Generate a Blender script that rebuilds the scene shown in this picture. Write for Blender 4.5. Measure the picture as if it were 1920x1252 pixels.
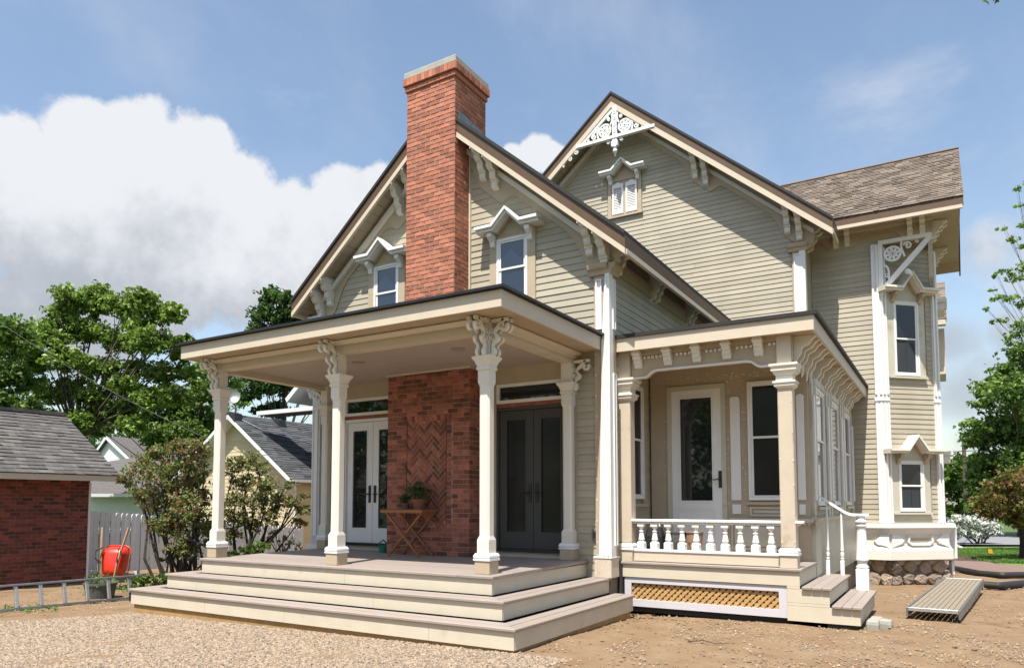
import bpy, bmesh, math, random
import numpy as np
from mathutils import Matrix, Vector
random.seed(7); rng = np.random.default_rng(7)
for o in list(bpy.data.objects): bpy.data.objects.remove(o)
scene = bpy.context.scene
COL = scene.collection
R = math.radians

# ------------------------------------------------------------------ camera
CY, CP, CR = R(-31.862), R(3.710), R(0.047)
F_, PX, PY = 1368.207, 926.258, 854.368
CPOS = Vector((3.733, -6.409, 1.55))
fw = Vector((math.sin(CY)*math.cos(CP), math.cos(CY)*math.cos(CP), math.sin(CP)))
rt = Vector((math.cos(CY), -math.sin(CY), 0)); up = rt.cross(fw)
rt, up = rt*math.cos(CR)+up*math.sin(CR), up*math.cos(CR)-rt*math.sin(CR)
cam = bpy.data.objects.new('camera', bpy.data.cameras.new('camera')); COL.objects.link(cam)
m = Matrix((rt, up, -fw)).transposed().to_4x4(); m.translation = CPOS
cam.matrix_world = m
cam.data.sensor_width = 36; cam.data.lens = F_/1920*36
cam.data.shift_x = (960-PX)/1920; cam.data.shift_y = (PY-626)/1920
cam.data.clip_start = .05; cam.data.clip_end = 2000
scene.camera = cam
def at(u, v, d):                      # a point at depth d along a line of sight, used to set far things
    return CPOS + (fw + rt*((u-PX)/F_) + up*((PY-v)/F_))*d
def dirv(u, v): return (at(u, v, 1)-CPOS).normalized()

# ------------------------------------------------------------------ sun, sky, exposure
SUN = Vector((.075, -.469, 1)).normalized()
sl = bpy.data.lights.new('sun', 'SUN'); sl.energy = 5.0; sl.angle = R(.53); sl.color = (1, .95, .86)
so = bpy.data.objects.new('sun', sl); COL.objects.link(so)
so.rotation_euler = SUN.to_track_quat('Z', 'Y').to_euler()
scene.view_settings.view_transform = 'Standard'; scene.view_settings.look = 'None'
scene.view_settings.gamma = 1; scene.view_settings.use_curve_mapping = False
scene.view_settings.exposure = 0.85
w = bpy.data.worlds.new('World'); scene.world = w; w.use_nodes = True
N = w.node_tree.nodes; L = w.node_tree.links; N.clear()
def nd(t, **k):
    n = N.new(t)
    for a, b in k.items(): setattr(n, a, b)
    return n
def mth(op, a, b=None, c=None, clamp=False):
    n = nd('ShaderNodeMath', operation=op, use_clamp=clamp)
    for i, x in enumerate((a, b, c)):
        if x is None: continue
        if isinstance(x, (int, float)): n.inputs[i].default_value = x
        else: L.new(x, n.inputs[i])
    return n.outputs[0]
tc = nd('ShaderNodeTexCoord')
sky = nd('ShaderNodeTexSky', sky_type='NISHITA', sun_disc=False, sun_elevation=math.asin(SUN.z),
         sun_rotation=math.atan2(SUN.x, SUN.y), air_density=1.2, dust_density=1.4, ozone_density=2.2, altitude=200)
def noise(scale, det, off=(0, 0, 0), sc=(1, 1, 1), rough=.55, lac=2.0):
    mp = nd('ShaderNodeMapping'); mp.inputs['Location'].default_value = off; mp.inputs['Scale'].default_value = sc
    L.new(tc.outputs['Generated'], mp.inputs['Vector'])
    n = nd('ShaderNodeTexNoise'); n.inputs['Scale'].default_value = scale; n.inputs['Detail'].default_value = det
    n.inputs['Roughness'].default_value = rough; n.inputs['Lacunarity'].default_value = lac
    L.new(mp.outputs[0], n.inputs['Vector']); return n.outputs['Fac']
blobs = [(40,285,95),(150,265,100),(262,272,98),(365,308,95),(448,368,88),(110,400,200),(320,440,210),(560,420,90),(650,372,82),
         (610,440,110),(480,500,150),(150,520,190),(-120,360,220),(-300,420,250),(705,350,50),(640,520,120),
         (1000,290,36),(960,296,30),(1035,300,30),(700,600,120),(900,640,120)]
mask = None
for u, v, r in blobs:
    vm = nd('ShaderNodeVectorMath', operation='DISTANCE'); L.new(tc.outputs['Generated'], vm.inputs[0])
    vm.inputs[1].default_value = dirv(u, v)
    a = (dirv(u, v)-dirv(u+r, v)).length
    s = mth('SUBTRACT', 1.0, mth('DIVIDE', vm.outputs['Value'], a))
    mask = s if mask is None else mth('MAXIMUM', mask, s)
soft = None
for u, v, r in ((1850,470,70),(1810,740,110),(1850,830,100),(1780,640,70),(1900,620,60),(1960,500,120),(2050,760,160)):
    vm = nd('ShaderNodeVectorMath', operation='DISTANCE'); L.new(tc.outputs['Generated'], vm.inputs[0]); vm.inputs[1].default_value = dirv(u, v)
    q_ = mth('SUBTRACT', 1.0, mth('DIVIDE', vm.outputs['Value'], (dirv(u, v)-dirv(u+r, v)).length)); soft = q_ if soft is None else mth('MAXIMUM', soft, q_)
n1 = noise(9, 12, rough=.62)
n2 = noise(3.2, 8, off=(3, 1, 2), rough=.6)
edge = mth('ADD', mask, mth('MULTIPLY', mth('SUBTRACT', n1, .5), 1.9))
cum = nd('ShaderNodeMapRange', interpolation_type='SMOOTHSTEP'); L.new(edge, cum.inputs[0])
cum.inputs[1].default_value = -.06; cum.inputs[2].default_value = .24
# broken cumulus elsewhere, low in the sky all around
sx = nd('ShaderNodeSeparateXYZ'); L.new(tc.outputs['Generated'], sx.inputs[0])
low = nd('ShaderNodeMapRange', interpolation_type='SMOOTHSTEP'); L.new(sx.outputs['Z'], low.inputs[0])
low.inputs[1].default_value = .48; low.inputs[2].default_value = .02
wn = noise(2.6, 9, off=(5.2, 1.7, 0), sc=(1, 1, 2.6), rough=.58)
wl = mth('ADD', wn, mth('MULTIPLY', low.outputs[0], .17))
wc = nd('ShaderNodeMapRange', interpolation_type='SMOOTHSTEP'); L.new(wl, wc.inputs[0])
wc.inputs[1].default_value = .55; wc.inputs[2].default_value = .85; wc.inputs[4].default_value = .6
# thin high veil
cn = noise(2.4, 9, off=(1, 4, 2), sc=(1.6, .7, 1.2), rough=.6)
cv = nd('ShaderNodeMapRange', interpolation_type='SMOOTHSTEP'); L.new(cn, cv.inputs[0])
cv.inputs[1].default_value = .42; cv.inputs[2].default_value = .85; cv.inputs[4].default_value = .36
sf = nd('ShaderNodeMapRange', interpolation_type='SMOOTHSTEP'); L.new(mth('ADD', soft, mth('MULTIPLY', mth('SUBTRACT', n1, .5), 2.2)), sf.inputs[0])
sf.inputs[1].default_value = -.35; sf.inputs[2].default_value = .95; sf.inputs[4].default_value = .8
cov = mth('MAXIMUM', mth('MAXIMUM', cum.outputs[0], sf.outputs[0]), mth('MAXIMUM', wc.outputs[0], cv.outputs[0]), clamp=True)
# grey undersides: thick middle and low elevation
thick = nd('ShaderNodeMapRange', interpolation_type='SMOOTHSTEP'); L.new(mth('ADD', sx.outputs['Z'], mth('ADD', mth('MULTIPLY', mth('SUBTRACT', n2, .5), -.5), mth('MULTIPLY', mth('SUBTRACT', n1, .5), .35))), thick.inputs[0])
thick.inputs[1].default_value = .20; thick.inputs[2].default_value = .40
cc = nd('ShaderNodeMix', data_type='RGBA'); L.new(thick.outputs[0], cc.inputs['Factor'])
cc.inputs[6].default_value = (.275, .295, .33, 1); cc.inputs[7].default_value = (.475, .487, .51, 1)
skm = nd('ShaderNodeMix', data_type='RGBA', blend_type='MULTIPLY'); skm.inputs['Factor'].default_value = 1
L.new(sky.outputs[0], skm.inputs[6]); skm.inputs[7].default_value = (.124, .116, .107, 1)
mx = nd('ShaderNodeMix', data_type='RGBA'); L.new(cov, mx.inputs['Factor'])
L.new(skm.outputs[2], mx.inputs[6]); L.new(cc.outputs[2], mx.inputs[7])
bg = nd('ShaderNodeBackground'); L.new(mx.outputs[2], bg.inputs[0]); bg.inputs[1].default_value = 1
wo = nd('ShaderNodeOutputWorld'); L.new(bg.outputs[0], wo.inputs[0])

# ------------------------------------------------------------------ materials
MATS = {}
def mat(name, col, rough=.6, var=.0, scale=6, bump=0, bscale=60, col2=None, tone=0, spec=.5, metal=0, trans=0, stretch=(1, 1, 1), dirt=None, coat=0):
    """col mixed with col2 by noise; tone: how much the face attribute 'tone' swings the value."""
    if not (name.startswith('leaf') or name in ('black', 'filler', 'interior') or 'glass' in name or metal): 
        kk = .93 if name == 'white' else .80
        col = tuple(x*kk for x in col); col2 = col2 and tuple(x*kk for x in col2); dirt = dirt and (tuple(x*kk for x in dirt[0]), *dirt[1:])
    mt = bpy.data.materials.new(name); mt.use_nodes = True; MATS[name] = mt
    n = mt.node_tree.nodes; l = mt.node_tree.links; b = n['Principled BSDF']
    b.inputs['Roughness'].default_value = rough; b.inputs['Metallic'].default_value = metal
    b.inputs['Specular IOR Level'].default_value = spec; b.inputs['Coat Weight'].default_value = coat
    g = n.new('ShaderNodeNewGeometry'); mp = n.new('ShaderNodeMapping'); mp.inputs['Scale'].default_value = stretch
    l.new(g.outputs['Position'], mp.inputs[0])
    c = n.new('ShaderNodeMix'); c.data_type = 'RGBA'
    if col2 is None: col2 = tuple(max(0, x*(1-var)) for x in col)
    c.inputs[6].default_value = (*col, 1); c.inputs[7].default_value = (*col2, 1)
    t = n.new('ShaderNodeTexNoise'); t.inputs['Scale'].default_value = scale; t.inputs['Detail'].default_value = 7; t.inputs['Roughness'].default_value = .6
    l.new(mp.outputs[0], t.inputs['Vector'])
    mr = n.new('ShaderNodeMapRange'); l.new(t.outputs['Fac'], mr.inputs[0]); mr.inputs[1].default_value = .32; mr.inputs[2].default_value = .68
    l.new(mr.outputs[0], c.inputs['Factor'])
    out = c.outputs[2]
    if tone:
        a = n.new('ShaderNodeAttribute'); a.attribute_name = 'tone'
        m1 = n.new('ShaderNodeMapRange'); l.new(a.outputs['Fac'], m1.inputs[0]); m1.inputs[3].default_value = 1-tone; m1.inputs[4].default_value = 1+tone
        hv = n.new('ShaderNodeHueSaturation'); l.new(m1.outputs[0], hv.inputs['Value']); l.new(out, hv.inputs['Color']); out = hv.outputs[0]
    if dirt:
        t2 = n.new('ShaderNodeTexNoise'); t2.inputs['Scale'].default_value = dirt[1]; t2.inputs['Detail'].default_value = 8
        l.new(g.outputs['Position'], t2.inputs['Vector'])
        m2 = n.new('ShaderNodeMapRange'); l.new(t2.outputs['Fac'], m2.inputs[0]); m2.inputs[1].default_value = dirt[2]; m2.inputs[2].default_value = dirt[2]+.14
        c2 = n.new('ShaderNodeMix'); c2.data_type = 'RGBA'; l.new(m2.outputs[0], c2.inputs['Factor']); l.new(out, c2.inputs[6]); c2.inputs[7].default_value = (*dirt[0], 1); out = c2.outputs[2]
    l.new(out, b.inputs['Base Color'])
    if bump:
        t3 = n.new('ShaderNodeTexNoise'); t3.inputs['Scale'].default_value = bscale; t3.inputs['Detail'].default_value = 5
        l.new(mp.outputs[0], t3.inputs['Vector'])
        bp = n.new('ShaderNodeBump'); bp.inputs['Strength'].default_value = bump; bp.inputs['Distance'].default_value = .01
        l.new(t3.outputs['Fac'], bp.inputs['Height']); l.new(bp.outputs[0], b.inputs['Normal'])
    if trans:
        tr = n.new('ShaderNodeBsdfTranslucent'); l.new(out, tr.inputs['Color'])
        ms = n.new('ShaderNodeMixShader'); ms.inputs[0].default_value = trans
        l.new(b.outputs[0], ms.inputs[1]); l.new(tr.outputs[0], ms.inputs[2]); l.new(ms.outputs[0], n['Material Output'].inputs[0])
    return mt
mat('siding', (.485, .435, .33), .62, .13, 2.2, .12, 90, tone=.08, stretch=(1, 1, .35))
mat('siding_cream', (.66, .55, .36), .6, .08, 3, tone=.05)
mat('siding_white', (.78, .79, .8), .5, .05, 3, tone=.03)
mat('white', (.78, .775, .76), .42, .05, 5)
mat('cream', (.68, .59, .46), .5, .07, 4, .05, 40)
mat('cream_post', (.84, .80, .71), .48, .05, 4)
mat('tan', (.53, .43, .31), .55, .10, 5, dirt=((.75, .70, .62), 7.0, .70))
mat('tan_light', (.66, .565, .44), .55, .10, 5, dirt=((.50, .40, .29), 5.0, .62))
mat('tan_plain', (.54, .44, .31), .55, .10, 5)
mat('primed', (.62, .585, .48), .5, .08, 4, dirt=((.45, .36, .25), 2.2, .60))
mat('fascia_brown', (.125, .07, .032), .55, .2, 6)
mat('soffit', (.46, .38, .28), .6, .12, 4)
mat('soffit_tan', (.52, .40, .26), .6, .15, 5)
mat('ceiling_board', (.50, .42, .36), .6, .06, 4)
mat('membrane', (.022, .021, .022), .75, .3, 10)
mat('deck', (.36, .305, .27), .62, .14, 14, .1, 120, tone=.07, stretch=(.3, 3, 1), dirt=((.36, .29, .22), 1.8, .56))
mat('riser', (.68, .61, .48), .58, .08, 4, .05, 50, dirt=((.50, .44, .33), 3.0, .66))
mat('timber', (.48, .30, .12), .7, .25, 8, .1, 40)
mat('lattice', (.60, .36, .14), .7, .25, 12, .1, 60)
mat('lilac_white', (.64, .625, .67), .5, .04, 5)
mat('brick', (.43, .14, .085), .85, 0, 9, .5, 60, col2=(.22, .07, .05), tone=.5)
mat('brick_light', (.52, .19, .11), .85, 0, 9, .5, 60, col2=(.40, .15, .095), tone=.30)
mat('brick_old', (.25, .055, .035), .85, 0, 22, .5, 60, col2=(.13, .035, .03), tone=.5)
mat('mortar', (.47, .36, .27), .9, .25, 30, .4, 90)
mat('mortar_old', (.30, .22, .18), .9, .25, 30, .4, 90)
mat('concrete', (.40, .39, .34), .8, .2, 10, .2, 60)
mat('shingle', (.235, .19, .15), .9, 0, 60, .6, 200, col2=(.15, .115, .09), tone=.38)
mat('shingle_grey', (.135, .125, .115), .9, 0, 7, .5, 180, col2=(.085, .08, .08), tone=.28, dirt=((.10, .075, .05), 3.2, .62))
mat('shingle_dark', (.085, .09, .10), .9, 0, 50, .5, 180, col2=(.05, .055, .062), tone=.4)
mat('dark_glass', (.012, .016, .018), .02, .0, 3, .06, 2.5, spec=.6)
mat('screen_glass', (.018, .018, .02), .12, .3, 3, spec=.35)
mat('blue_glass', (.008, .014, .03), .02, .0, 3, .08, 3.0, spec=.9, coat=.6)
mat('curtain', (.035, .045, .055), .8, .35, 8, stretch=(6, 6, .2))
mat('black', (.015, .015, .016), .4, .2, 9)
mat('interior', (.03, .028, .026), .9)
mat('teak', (.40, .16, .055), .5, .3, 14, stretch=(1, 1, 1))
mat('terracotta', (.30, .12, .07), .8, .2, 12)
mat('aluminium', (.62, .63, .64), .38, .2, 20, metal=.85)
mat('alu_wood', (.30, .25, .185), .75, .2, 14, .1, 60, stretch=(4, .4, 4))
mat('steel_dull', (.22, .23, .23), .45, .3, 12, metal=.6)
mat('red_paint', (.72, .035, .010), .32, .08, 6, coat=.3)
mat('handle_wood', (.42, .27, .16), .7, .2, 20)
mat('rubber', (.02, .02, .022), .6, .3, 15, .2, 40)
mat('planter', (.10, .11, .10), .7, .2, 12)
mat('fence_white', (.76, .78, .80), .55, .12, 6, tone=.08)
mat('stone', (.36, .27, .19), .85, 0, 9, .9, 30, col2=(.22, .18, .15), tone=.45)
mat('stone_mortar', (.25, .20, .15), .95, .3, 12, .5, 40)
mat('gravel', (.315, .245, .18), .85, 0, 30, .3, 90, col2=(.25, .185, .125), tone=.5)
mat('dirt', (.265, .183, .105), .95, 0, 2.2, 1.0, 30, col2=(.20, .12, .06), dirt=((.15, .09, .05), 1.1, .60))
mat('gravel_bed', (.25, .185, .125), .95, 0, 40, .8, 70, col2=(.30, .22, .15))
mat('mulch', (.10, .055, .035), .95, .5, 12, .8, 40)
mat('lawn', (.075, .15, .025), .9, 0, 5, .6, 80, col2=(.16, .27, .05))
mat('grass', (.10, .20, .03), .8, 0, 3, col2=(.18, .32, .06), tone=.35, trans=.3)
mat('asphalt', (.24, .24, .25), .9, .12, 5, .2, 60)
mat('paver', (.24, .16, .13), .9, .25, 9, .3, 30)
mat('far_ground', (.09, .15, .035), .95, .4, .4)
mat('bark', (.13, .105, .08), .9, .4, 9, .6, 30, stretch=(1, 1, .3))
mat('bark_dark', (.06, .045, .035), .9, .4, 9, .4, 30)
LF = dict(rough=.5, spec=.35, tone=.34, trans=.38)
mat('leaf_maple', (.13, .205, .03), scale=1.2, col2=(.19, .28, .05), **LF)
mat('leaf_dark', (.045, .088, .026), scale=1.0, col2=(.055, .13, .022), **LF)
mat('leaf_mid', (.085, .15, .028), scale=1.0, col2=(.13, .21, .04), **LF)
mat('leaf_light', (.17, .28, .05), scale=1.5, col2=(.22, .34, .07), **LF)
mat('leaf_lilac', (.13, .19, .045), scale=2.2, col2=(.19, .23, .07), **LF)
mat('leaf_bronze', (.17, .115, .028), scale=1.5, col2=(.11, .14, .025), **LF)
mat('lilac_seed', (.23, .105, .05), scale=3, col2=(.30, .15, .10), **LF)
mat('flower_white', (.78, .80, .74), .7, scale=3, tone=.15, trans=.3)
mat('sage_leaf', (.33, .38, .33), .7, scale=3, tone=.2, trans=.3)
mat('lilac_pink', (.42, .22, .36), .7, scale=3, tone=.2, trans=.3)
mat('car_dark', (.02, .012, .014), .2, .1, 5, coat=1)
mat('tail_light', (.5, .01, .01), .2, spec=.6)
mat('yellow', (.8, .42, .02), .6)
mat('lamp_trim', (.36, .31, .27), .6)
mat('wire', (.02, .02, .02), .6)

# ------------------------------------------------------------------ builders
class Fr:
    """A local frame on a wall: s along it, t up (world z), d out of it."""
    def __init__(s, o, ux, n, up=(0, 0, 1)): s.o = Vector(o); s.u = Vector(ux).normalized(); s.n = Vector(n).normalized(); s.v = Vector(up)
    def p(s, a, t, d=0): return s.o+s.u*a+s.v*t+s.n*d
WORLD = Fr((0, 0, 0), (1, 0, 0), (0, -1, 0))       # s=x, t=z, d=-y
def FY(y): return Fr((0, y, 0), (1, 0, 0), (0, -1, 0))
def FX(x): return Fr((x, 0, 0), (0, 1, 0), (1, 0, 0))
class MB:
    def __init__(s): s.v = []; s.f = []; s.tone = []; s.mi = []
    def add(s, vs, fs, tone=.5, mi=0):
        b = len(s.v); s.v += [tuple(x) for x in vs]; s.f += [tuple(i+b for i in f) for f in fs]
        s.tone += [tone]*len(fs); s.mi += [mi]*len(fs); return s
    def box(s, x0, x1, y0, y1, z0, z1, tone=.5, mi=0):
        v = [(x, y, z) for z in (z0, z1) for y in (y0, y1) for x in (x0, x1)]
        return s.add(v, [(0, 2, 3, 1), (4, 5, 7, 6), (0, 1, 5, 4), (2, 6, 7, 3), (0, 4, 6, 2), (1, 3, 7, 5)], tone, mi)
    def fb(s, fr, s0, s1, t0, t1, d0, d1, tone=.5, mi=0):
        v = [fr.p(a, t, d) for d in (d0, d1) for t in (t0, t1) for a in (s0, s1)]
        return s.add(v, [(0, 2, 3, 1), (4, 5, 7, 6), (0, 1, 5, 4), (2, 6, 7, 3), (0, 4, 6, 2), (1, 3, 7, 5)], tone, mi)
    def prism(s, fr, poly, d0, d1, tone=.5, mi=0):
        n = len(poly); v = [fr.p(a, t, d0) for a, t in poly]+[fr.p(a, t, d1) for a, t in poly]
        f = [tuple(range(n))[::-1], tuple(range(n, 2*n))]+[(i, (i+1) % n, (i+1) % n+n, i+n) for i in range(n)]
        return s.add(v, f, tone, mi)
    def extr(s, fr, prof, s0, s1, tone=.5):         # profile in (t,d) swept along s
        n = len(prof); v = [fr.p(s0, t, d) for t, d in prof]+[fr.p(s1, t, d) for t, d in prof]
        f = [tuple(range(n))[::-1], tuple(range(n, 2*n))]+[(i, (i+1) % n, (i+1) % n+n, i+n) for i in range(n)]
        return s.add(v, f, tone)
    def loft(s, rings, tone=.5, cap=True, closed=True):
        n = len(rings[0]); v = [p for r in rings for p in r]; f = []
        for k in range(len(rings)-1):
            for i in range(n if closed else n-1):
                j = (i+1) % n; f.append((k*n+i, k*n+j, (k+1)*n+j, (k+1)*n+i))
        if cap: f += [tuple(range(n))[::-1], tuple(range((len(rings)-1)*n, len(rings)*n))]
        return s.add(v, f, tone)
    def lathe(s, c, prof, seg=16, sq=0, rot=0):      # prof (r,z); sq=1 square section
        rings = []
        for r, z in prof:
            k = 4 if sq else seg
            rr = r*math.sqrt(2) if sq else r
            rings.append([(c[0]+rr*math.cos(rot+(math.pi/4 if sq else 0)+2*math.pi*i/k), c[1]+rr*math.sin(rot+(math.pi/4 if sq else 0)+2*math.pi*i/k), c[2]+z) for i in range(k)])
        return s.loft(rings)
    def tube(s, pts, rad, seg=6, sq=False):
        pts = [Vector(p) for p in pts]; n = len(pts); rings = []
        if not isinstance(rad, (list, tuple)): rad = [rad]*n
        for i, p in enumerate(pts):
            t = (pts[min(i+1, n-1)]-pts[max(i-1, 0)]).normalized()
            a = t.cross(Vector((0, 0, 1)) if abs(t.z) < .95 else Vector((1, 0, 0))).normalized(); b = t.cross(a)
            rings.append([p+(a*math.cos(2*math.pi*k/seg+(math.pi/4 if sq else 0))+b*math.sin(2*math.pi*k/seg+(math.pi/4 if sq else 0)))*rad[i] for k in range(seg)])
        return s.loft(rings)
    def ribbon(s, fr, pts, wd, d0, d1, tone=.5):     # thick polyline in (s,t), extruded d0..d1
        P = [Vector((a, t, 0)) for a, t in pts]; n = len(P); A = []; B = []
        for i in range(n):
            t = (P[min(i+1, n-1)]-P[max(i-1, 0)]).normalized(); q = Vector((-t.y, t.x, 0))
            k = wd[i] if isinstance(wd, (list, tuple)) else wd
            A.append(P[i]+q*k/2); B.append(P[i]-q*k/2)
        rings = [[fr.p(A[i].x, A[i].y, d0), fr.p(B[i].x, B[i].y, d0), fr.p(B[i].x, B[i].y, d1), fr.p(A[i].x, A[i].y, d1)] for i in range(n)]
        return s.loft(rings, tone)
    def mesh(s, name, mats, smooth=False):
        me = bpy.data.meshes.new(name); me.from_pydata(s.v, [], s.f)
        if not isinstance(mats, (list, tuple)): mats = [mats]
        for q in mats: me.materials.append(MATS[q])
        if len(s.f) < 60000:
            bm = bmesh.new(); bm.from_mesh(me); bmesh.ops.recalc_face_normals(bm, faces=bm.faces); bm.to_mesh(me); bm.free()
        a = me.attributes.new('tone', 'FLOAT', 'FACE'); a.data.foreach_set('value', s.tone)
        me.polygons.foreach_set('material_index', s.mi)
        if smooth: me.polygons.foreach_set('use_smooth', [True]*len(me.polygons))
        return me
    def build(s, name, mats, parent=None, smooth=False, bevel=0):
        o = bpy.data.objects.new(name, s.mesh(name, mats, smooth)); return link(o, parent, bevel)
def link(o, parent=None, bevel=0):
    COL.objects.link(o)
    if parent is not None:
        o.parent = parent
        o.matrix_parent_inverse = ABS[parent.name].inverted() if parent.name in ABS else Matrix()
    if bevel:
        b = o.modifiers.new('edge', 'BEVEL'); b.width = bevel; b.segments = 1; b.limit_method = 'ANGLE'; b.angle_limit = R(40)
    return o
ABS = {}
def tag(o, label, cat, group=None, kind=None):
    if label: o['label'] = label
    if cat: o['category'] = cat
    if group: o['group'] = group
    if kind: o['kind'] = kind
    return o
def thing(name, loc, label, cat, group=None):
    o = bpy.data.objects.new(name, None); COL.objects.link(o); o.location = loc; o.empty_display_size = .2
    ABS[o.name] = Matrix.Translation(loc); return tag(o, label, cat, group)
def struct(o): o['kind'] = 'structure'; return o
def copy_part(o, d, parent):
    c = o.copy(); COL.objects.link(c); c.matrix_parent_inverse = o.matrix_parent_inverse.copy(); c.location = Vector(o.location)+Vector(d)
    for ch in [q for q in bpy.data.objects if q.parent == o]:
        k = ch.copy(); COL.objects.link(k); k.parent = c
    return c
PIECES = {}
def piece(key, center, make): PIECES.setdefault(key, []).append((max(.1, (Vector(center)-CPOS).length), make))
def flush(key, name, mats, parent, limit=300, bevel=0):
    """nearest pieces as objects of their own, the rest joined into one stuff part"""
    P = sorted(PIECES.pop(key), key=lambda q: q[0]); cache = {}
    rest = MB()
    for i, (d, mk) in enumerate(P):
        if i < limit:
            r = mk(None)
            if isinstance(r, MB): r.build(name, mats, parent, bevel=bevel)
            else:                                   # (cachekey, maker, matrix)
                ck, mf, M = r
                if ck not in cache: cache[ck] = mf().mesh(name, mats)
                o = bpy.data.objects.new(name, cache[ck]); COL.objects.link(o); o.parent = parent
                o.matrix_parent_inverse = ABS[parent.name].inverted() if parent.name in ABS else Matrix()
                o.matrix_basis = M
        else:
            r = mk(None)
            if isinstance(r, MB):
                rest.add(r.v, r.f); rest.tone[-len(r.f):] = r.tone
            else:
                ck, mf, M = r; q = mf(); rest.add([M @ Vector(x) for x in q.v], q.f); rest.tone[-len(q.f):] = q.tone
    if rest.f:
        o = rest.build(name, mats, parent); o['kind'] = 'stuff'
def frame_matrix(fr, s, t, d, ang=0):
    """columns: length dir, outward dir, height dir"""
    a, b = math.cos(ang), math.sin(ang)
    X = fr.u*a+fr.v*b; Z = fr.v*a-fr.u*b; Y = fr.n
    M = Matrix((X, Y, Z)).transposed().to_4x4(); M.translation = fr.p(s, t, d); return M
def brick(key, fr, s, t, d, Lx, H, D=.02, ang=0, tones=10):
    tn = round(random.random()**1.15*tones)/tones; Lq = round(Lx, 2)
    def mf(Lq=Lq, H=H, D=D, tn=tn):
        b = MB(); e = .004; x, z = Lq/2, H/2
        v = [(-x, -.03, -z), (x, -.03, -z), (x, -.03, z), (-x, -.03, z), (-x, D-e, -z), (x, D-e, -z), (x, D-e, z), (-x, D-e, z),
             (-x+e, D, -z+e), (x-e, D, -z+e), (x-e, D, z-e), (-x+e, D, z-e)]
        b.add(v, [(0, 1, 5, 4), (1, 2, 6, 5), (2, 3, 7, 6), (3, 0, 4, 7), (4, 5, 9, 8), (5, 6, 10, 9), (6, 7, 11, 10), (7, 4, 8, 11), (8, 9, 10, 11)], tn); return b
    M = frame_matrix(fr, s, t, d+random.uniform(-.003, .002), ang+random.uniform(-.004, .004))
    piece(key, M.translation, lambda _: ((Lq, H, D, tn), mf, M))
def brick_wall(key, fr, s0, s1, t0, t1, d=0, BL=.196, BH=.074, skip=None, g=.011, D=.006):
    rows = int(round((t1-t0)/BH)); bh = (t1-t0)/rows
    n = max(1, int(round((s1-s0)/BL))); bl = (s1-s0)/n
    for r in range(rows):
        t = t0+(r+.5)*bh; e = [s0]+[s0+bl*(k+(.5 if r % 2 else 1)) for k in range(n-(0 if r % 2 else 1))]+[s1]
        for a, b in zip(e, e[1:]):
            if b-a < .03: continue
            segs = [(a, b)]
            if skip and skip[2]-.01 < t < skip[3]+.01:
                segs = []
                if a < skip[0]: segs.append((a, min(b, skip[0])))
                if b > skip[1]: segs.append((max(a, skip[1]), b))
            for q, w_ in segs:
                if w_-q > .035: brick(key, fr, (q+w_)/2, t, d, w_-q-g, bh-g, D)
def boards(key, fr, t0, t1, span, lap=.1037, tfix=None):
    """clapboards: span(t) -> list of (s0,s1) intervals at that height"""
    t = t0
    while t < t1-.01:
        h = min(lap, t1-t)
        A = split_long([q for q in span(t+.002) if q[1]-q[0] > .015], t); B = span(min(t+h, t1)-.002)
        for i, (a0, a1) in enumerate(A):
            b0 = min([q[0] for q in B if abs(q[0]-a0) < .35] or [a0]); b1 = max([q[1] for q in B if abs(q[1]-a1) < .35] or [a1])
            if abs(b0-a0) > .35 or abs(b1-a1) > .35: b0, b1 = a0, a1
            tn = random.random(); e = random.uniform(-.0012, .0012)
            lo, hi = t, t+h
            def mk(_, a0=a0, a1=a1, b0=b0, b1=b1, lo=lo, hi=hi, tn=tn, e=e):
                q = MB(); v = []
                for s_, z, d in ((a0, lo, -.004), (a1, lo, -.004), (a1, lo, .014+e), (a0, lo, .014+e), (b0, hi, -.004), (b1, hi, -.004), (b1, hi, .003), (b0, hi, .003)):
                    v.append(fr.p(s_, z+e, d))
                q.add(v, [(0, 1, 2, 3), (4, 7, 6, 5), (3, 2, 6, 7), (0, 3, 7, 4), (1, 5, 6, 2)], tn); return q
            c = fr.p((a0+a1)/2, t)
            piece(key, c, mk)
        t += lap
def split_long(iv, key):
    out = []
    for a, c_ in iv:
        r_ = random.Random(hash((round(key, 3), round(a, 2)))); p = a
        while c_-p > 3.4:
            n_ = p+r_.uniform(1.6, 3.2); out.append((p, n_-.0015)); p = n_+.0015
        out.append((p, c_))
    return out
def cut(intervals, holes, t):
    out = list(intervals)
    for h0, h1, z0, z1 in holes:
        if z0 <= t <= z1:
            nx = []
            for a, b in out:
                if h1 <= a or h0 >= b: nx.append((a, b)); continue
                if a < h0: nx.append((a, h0))
                if b > h1: nx.append((h1, b))
            out = nx
    return out
def bez(P, n=10):
    out = []
    for k in range(n+1):
        t = k/n; q = [Vector((*p, 0)) for p in P]
        while len(q) > 1: q = [q[i].lerp(q[i+1], t) for i in range(len(q)-1)]
        out.append((q[0].x, q[0].y))
    return out
def ring(m_, fr, cx, cz, r0, r1, d0, d1, n=20):
    pts = [(cx+(r0+r1)/2*math.cos(2*math.pi*k/n), cz+(r0+r1)/2*math.sin(2*math.pi*k/n)) for k in range(n+1)]
    return m_.ribbon(fr, pts, r1-r0, d0, d1)
def spiral(cx, cz, r, a0, turns, sgn=1, n=14):
    return [(cx+r*(1-.75*k/n)*math.cos(a0+sgn*2*math.pi*turns*k/n), cz+r*(1-.75*k/n)*math.sin(a0+sgn*2*math.pi*turns*k/n)) for k in range(n+1)]

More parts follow.
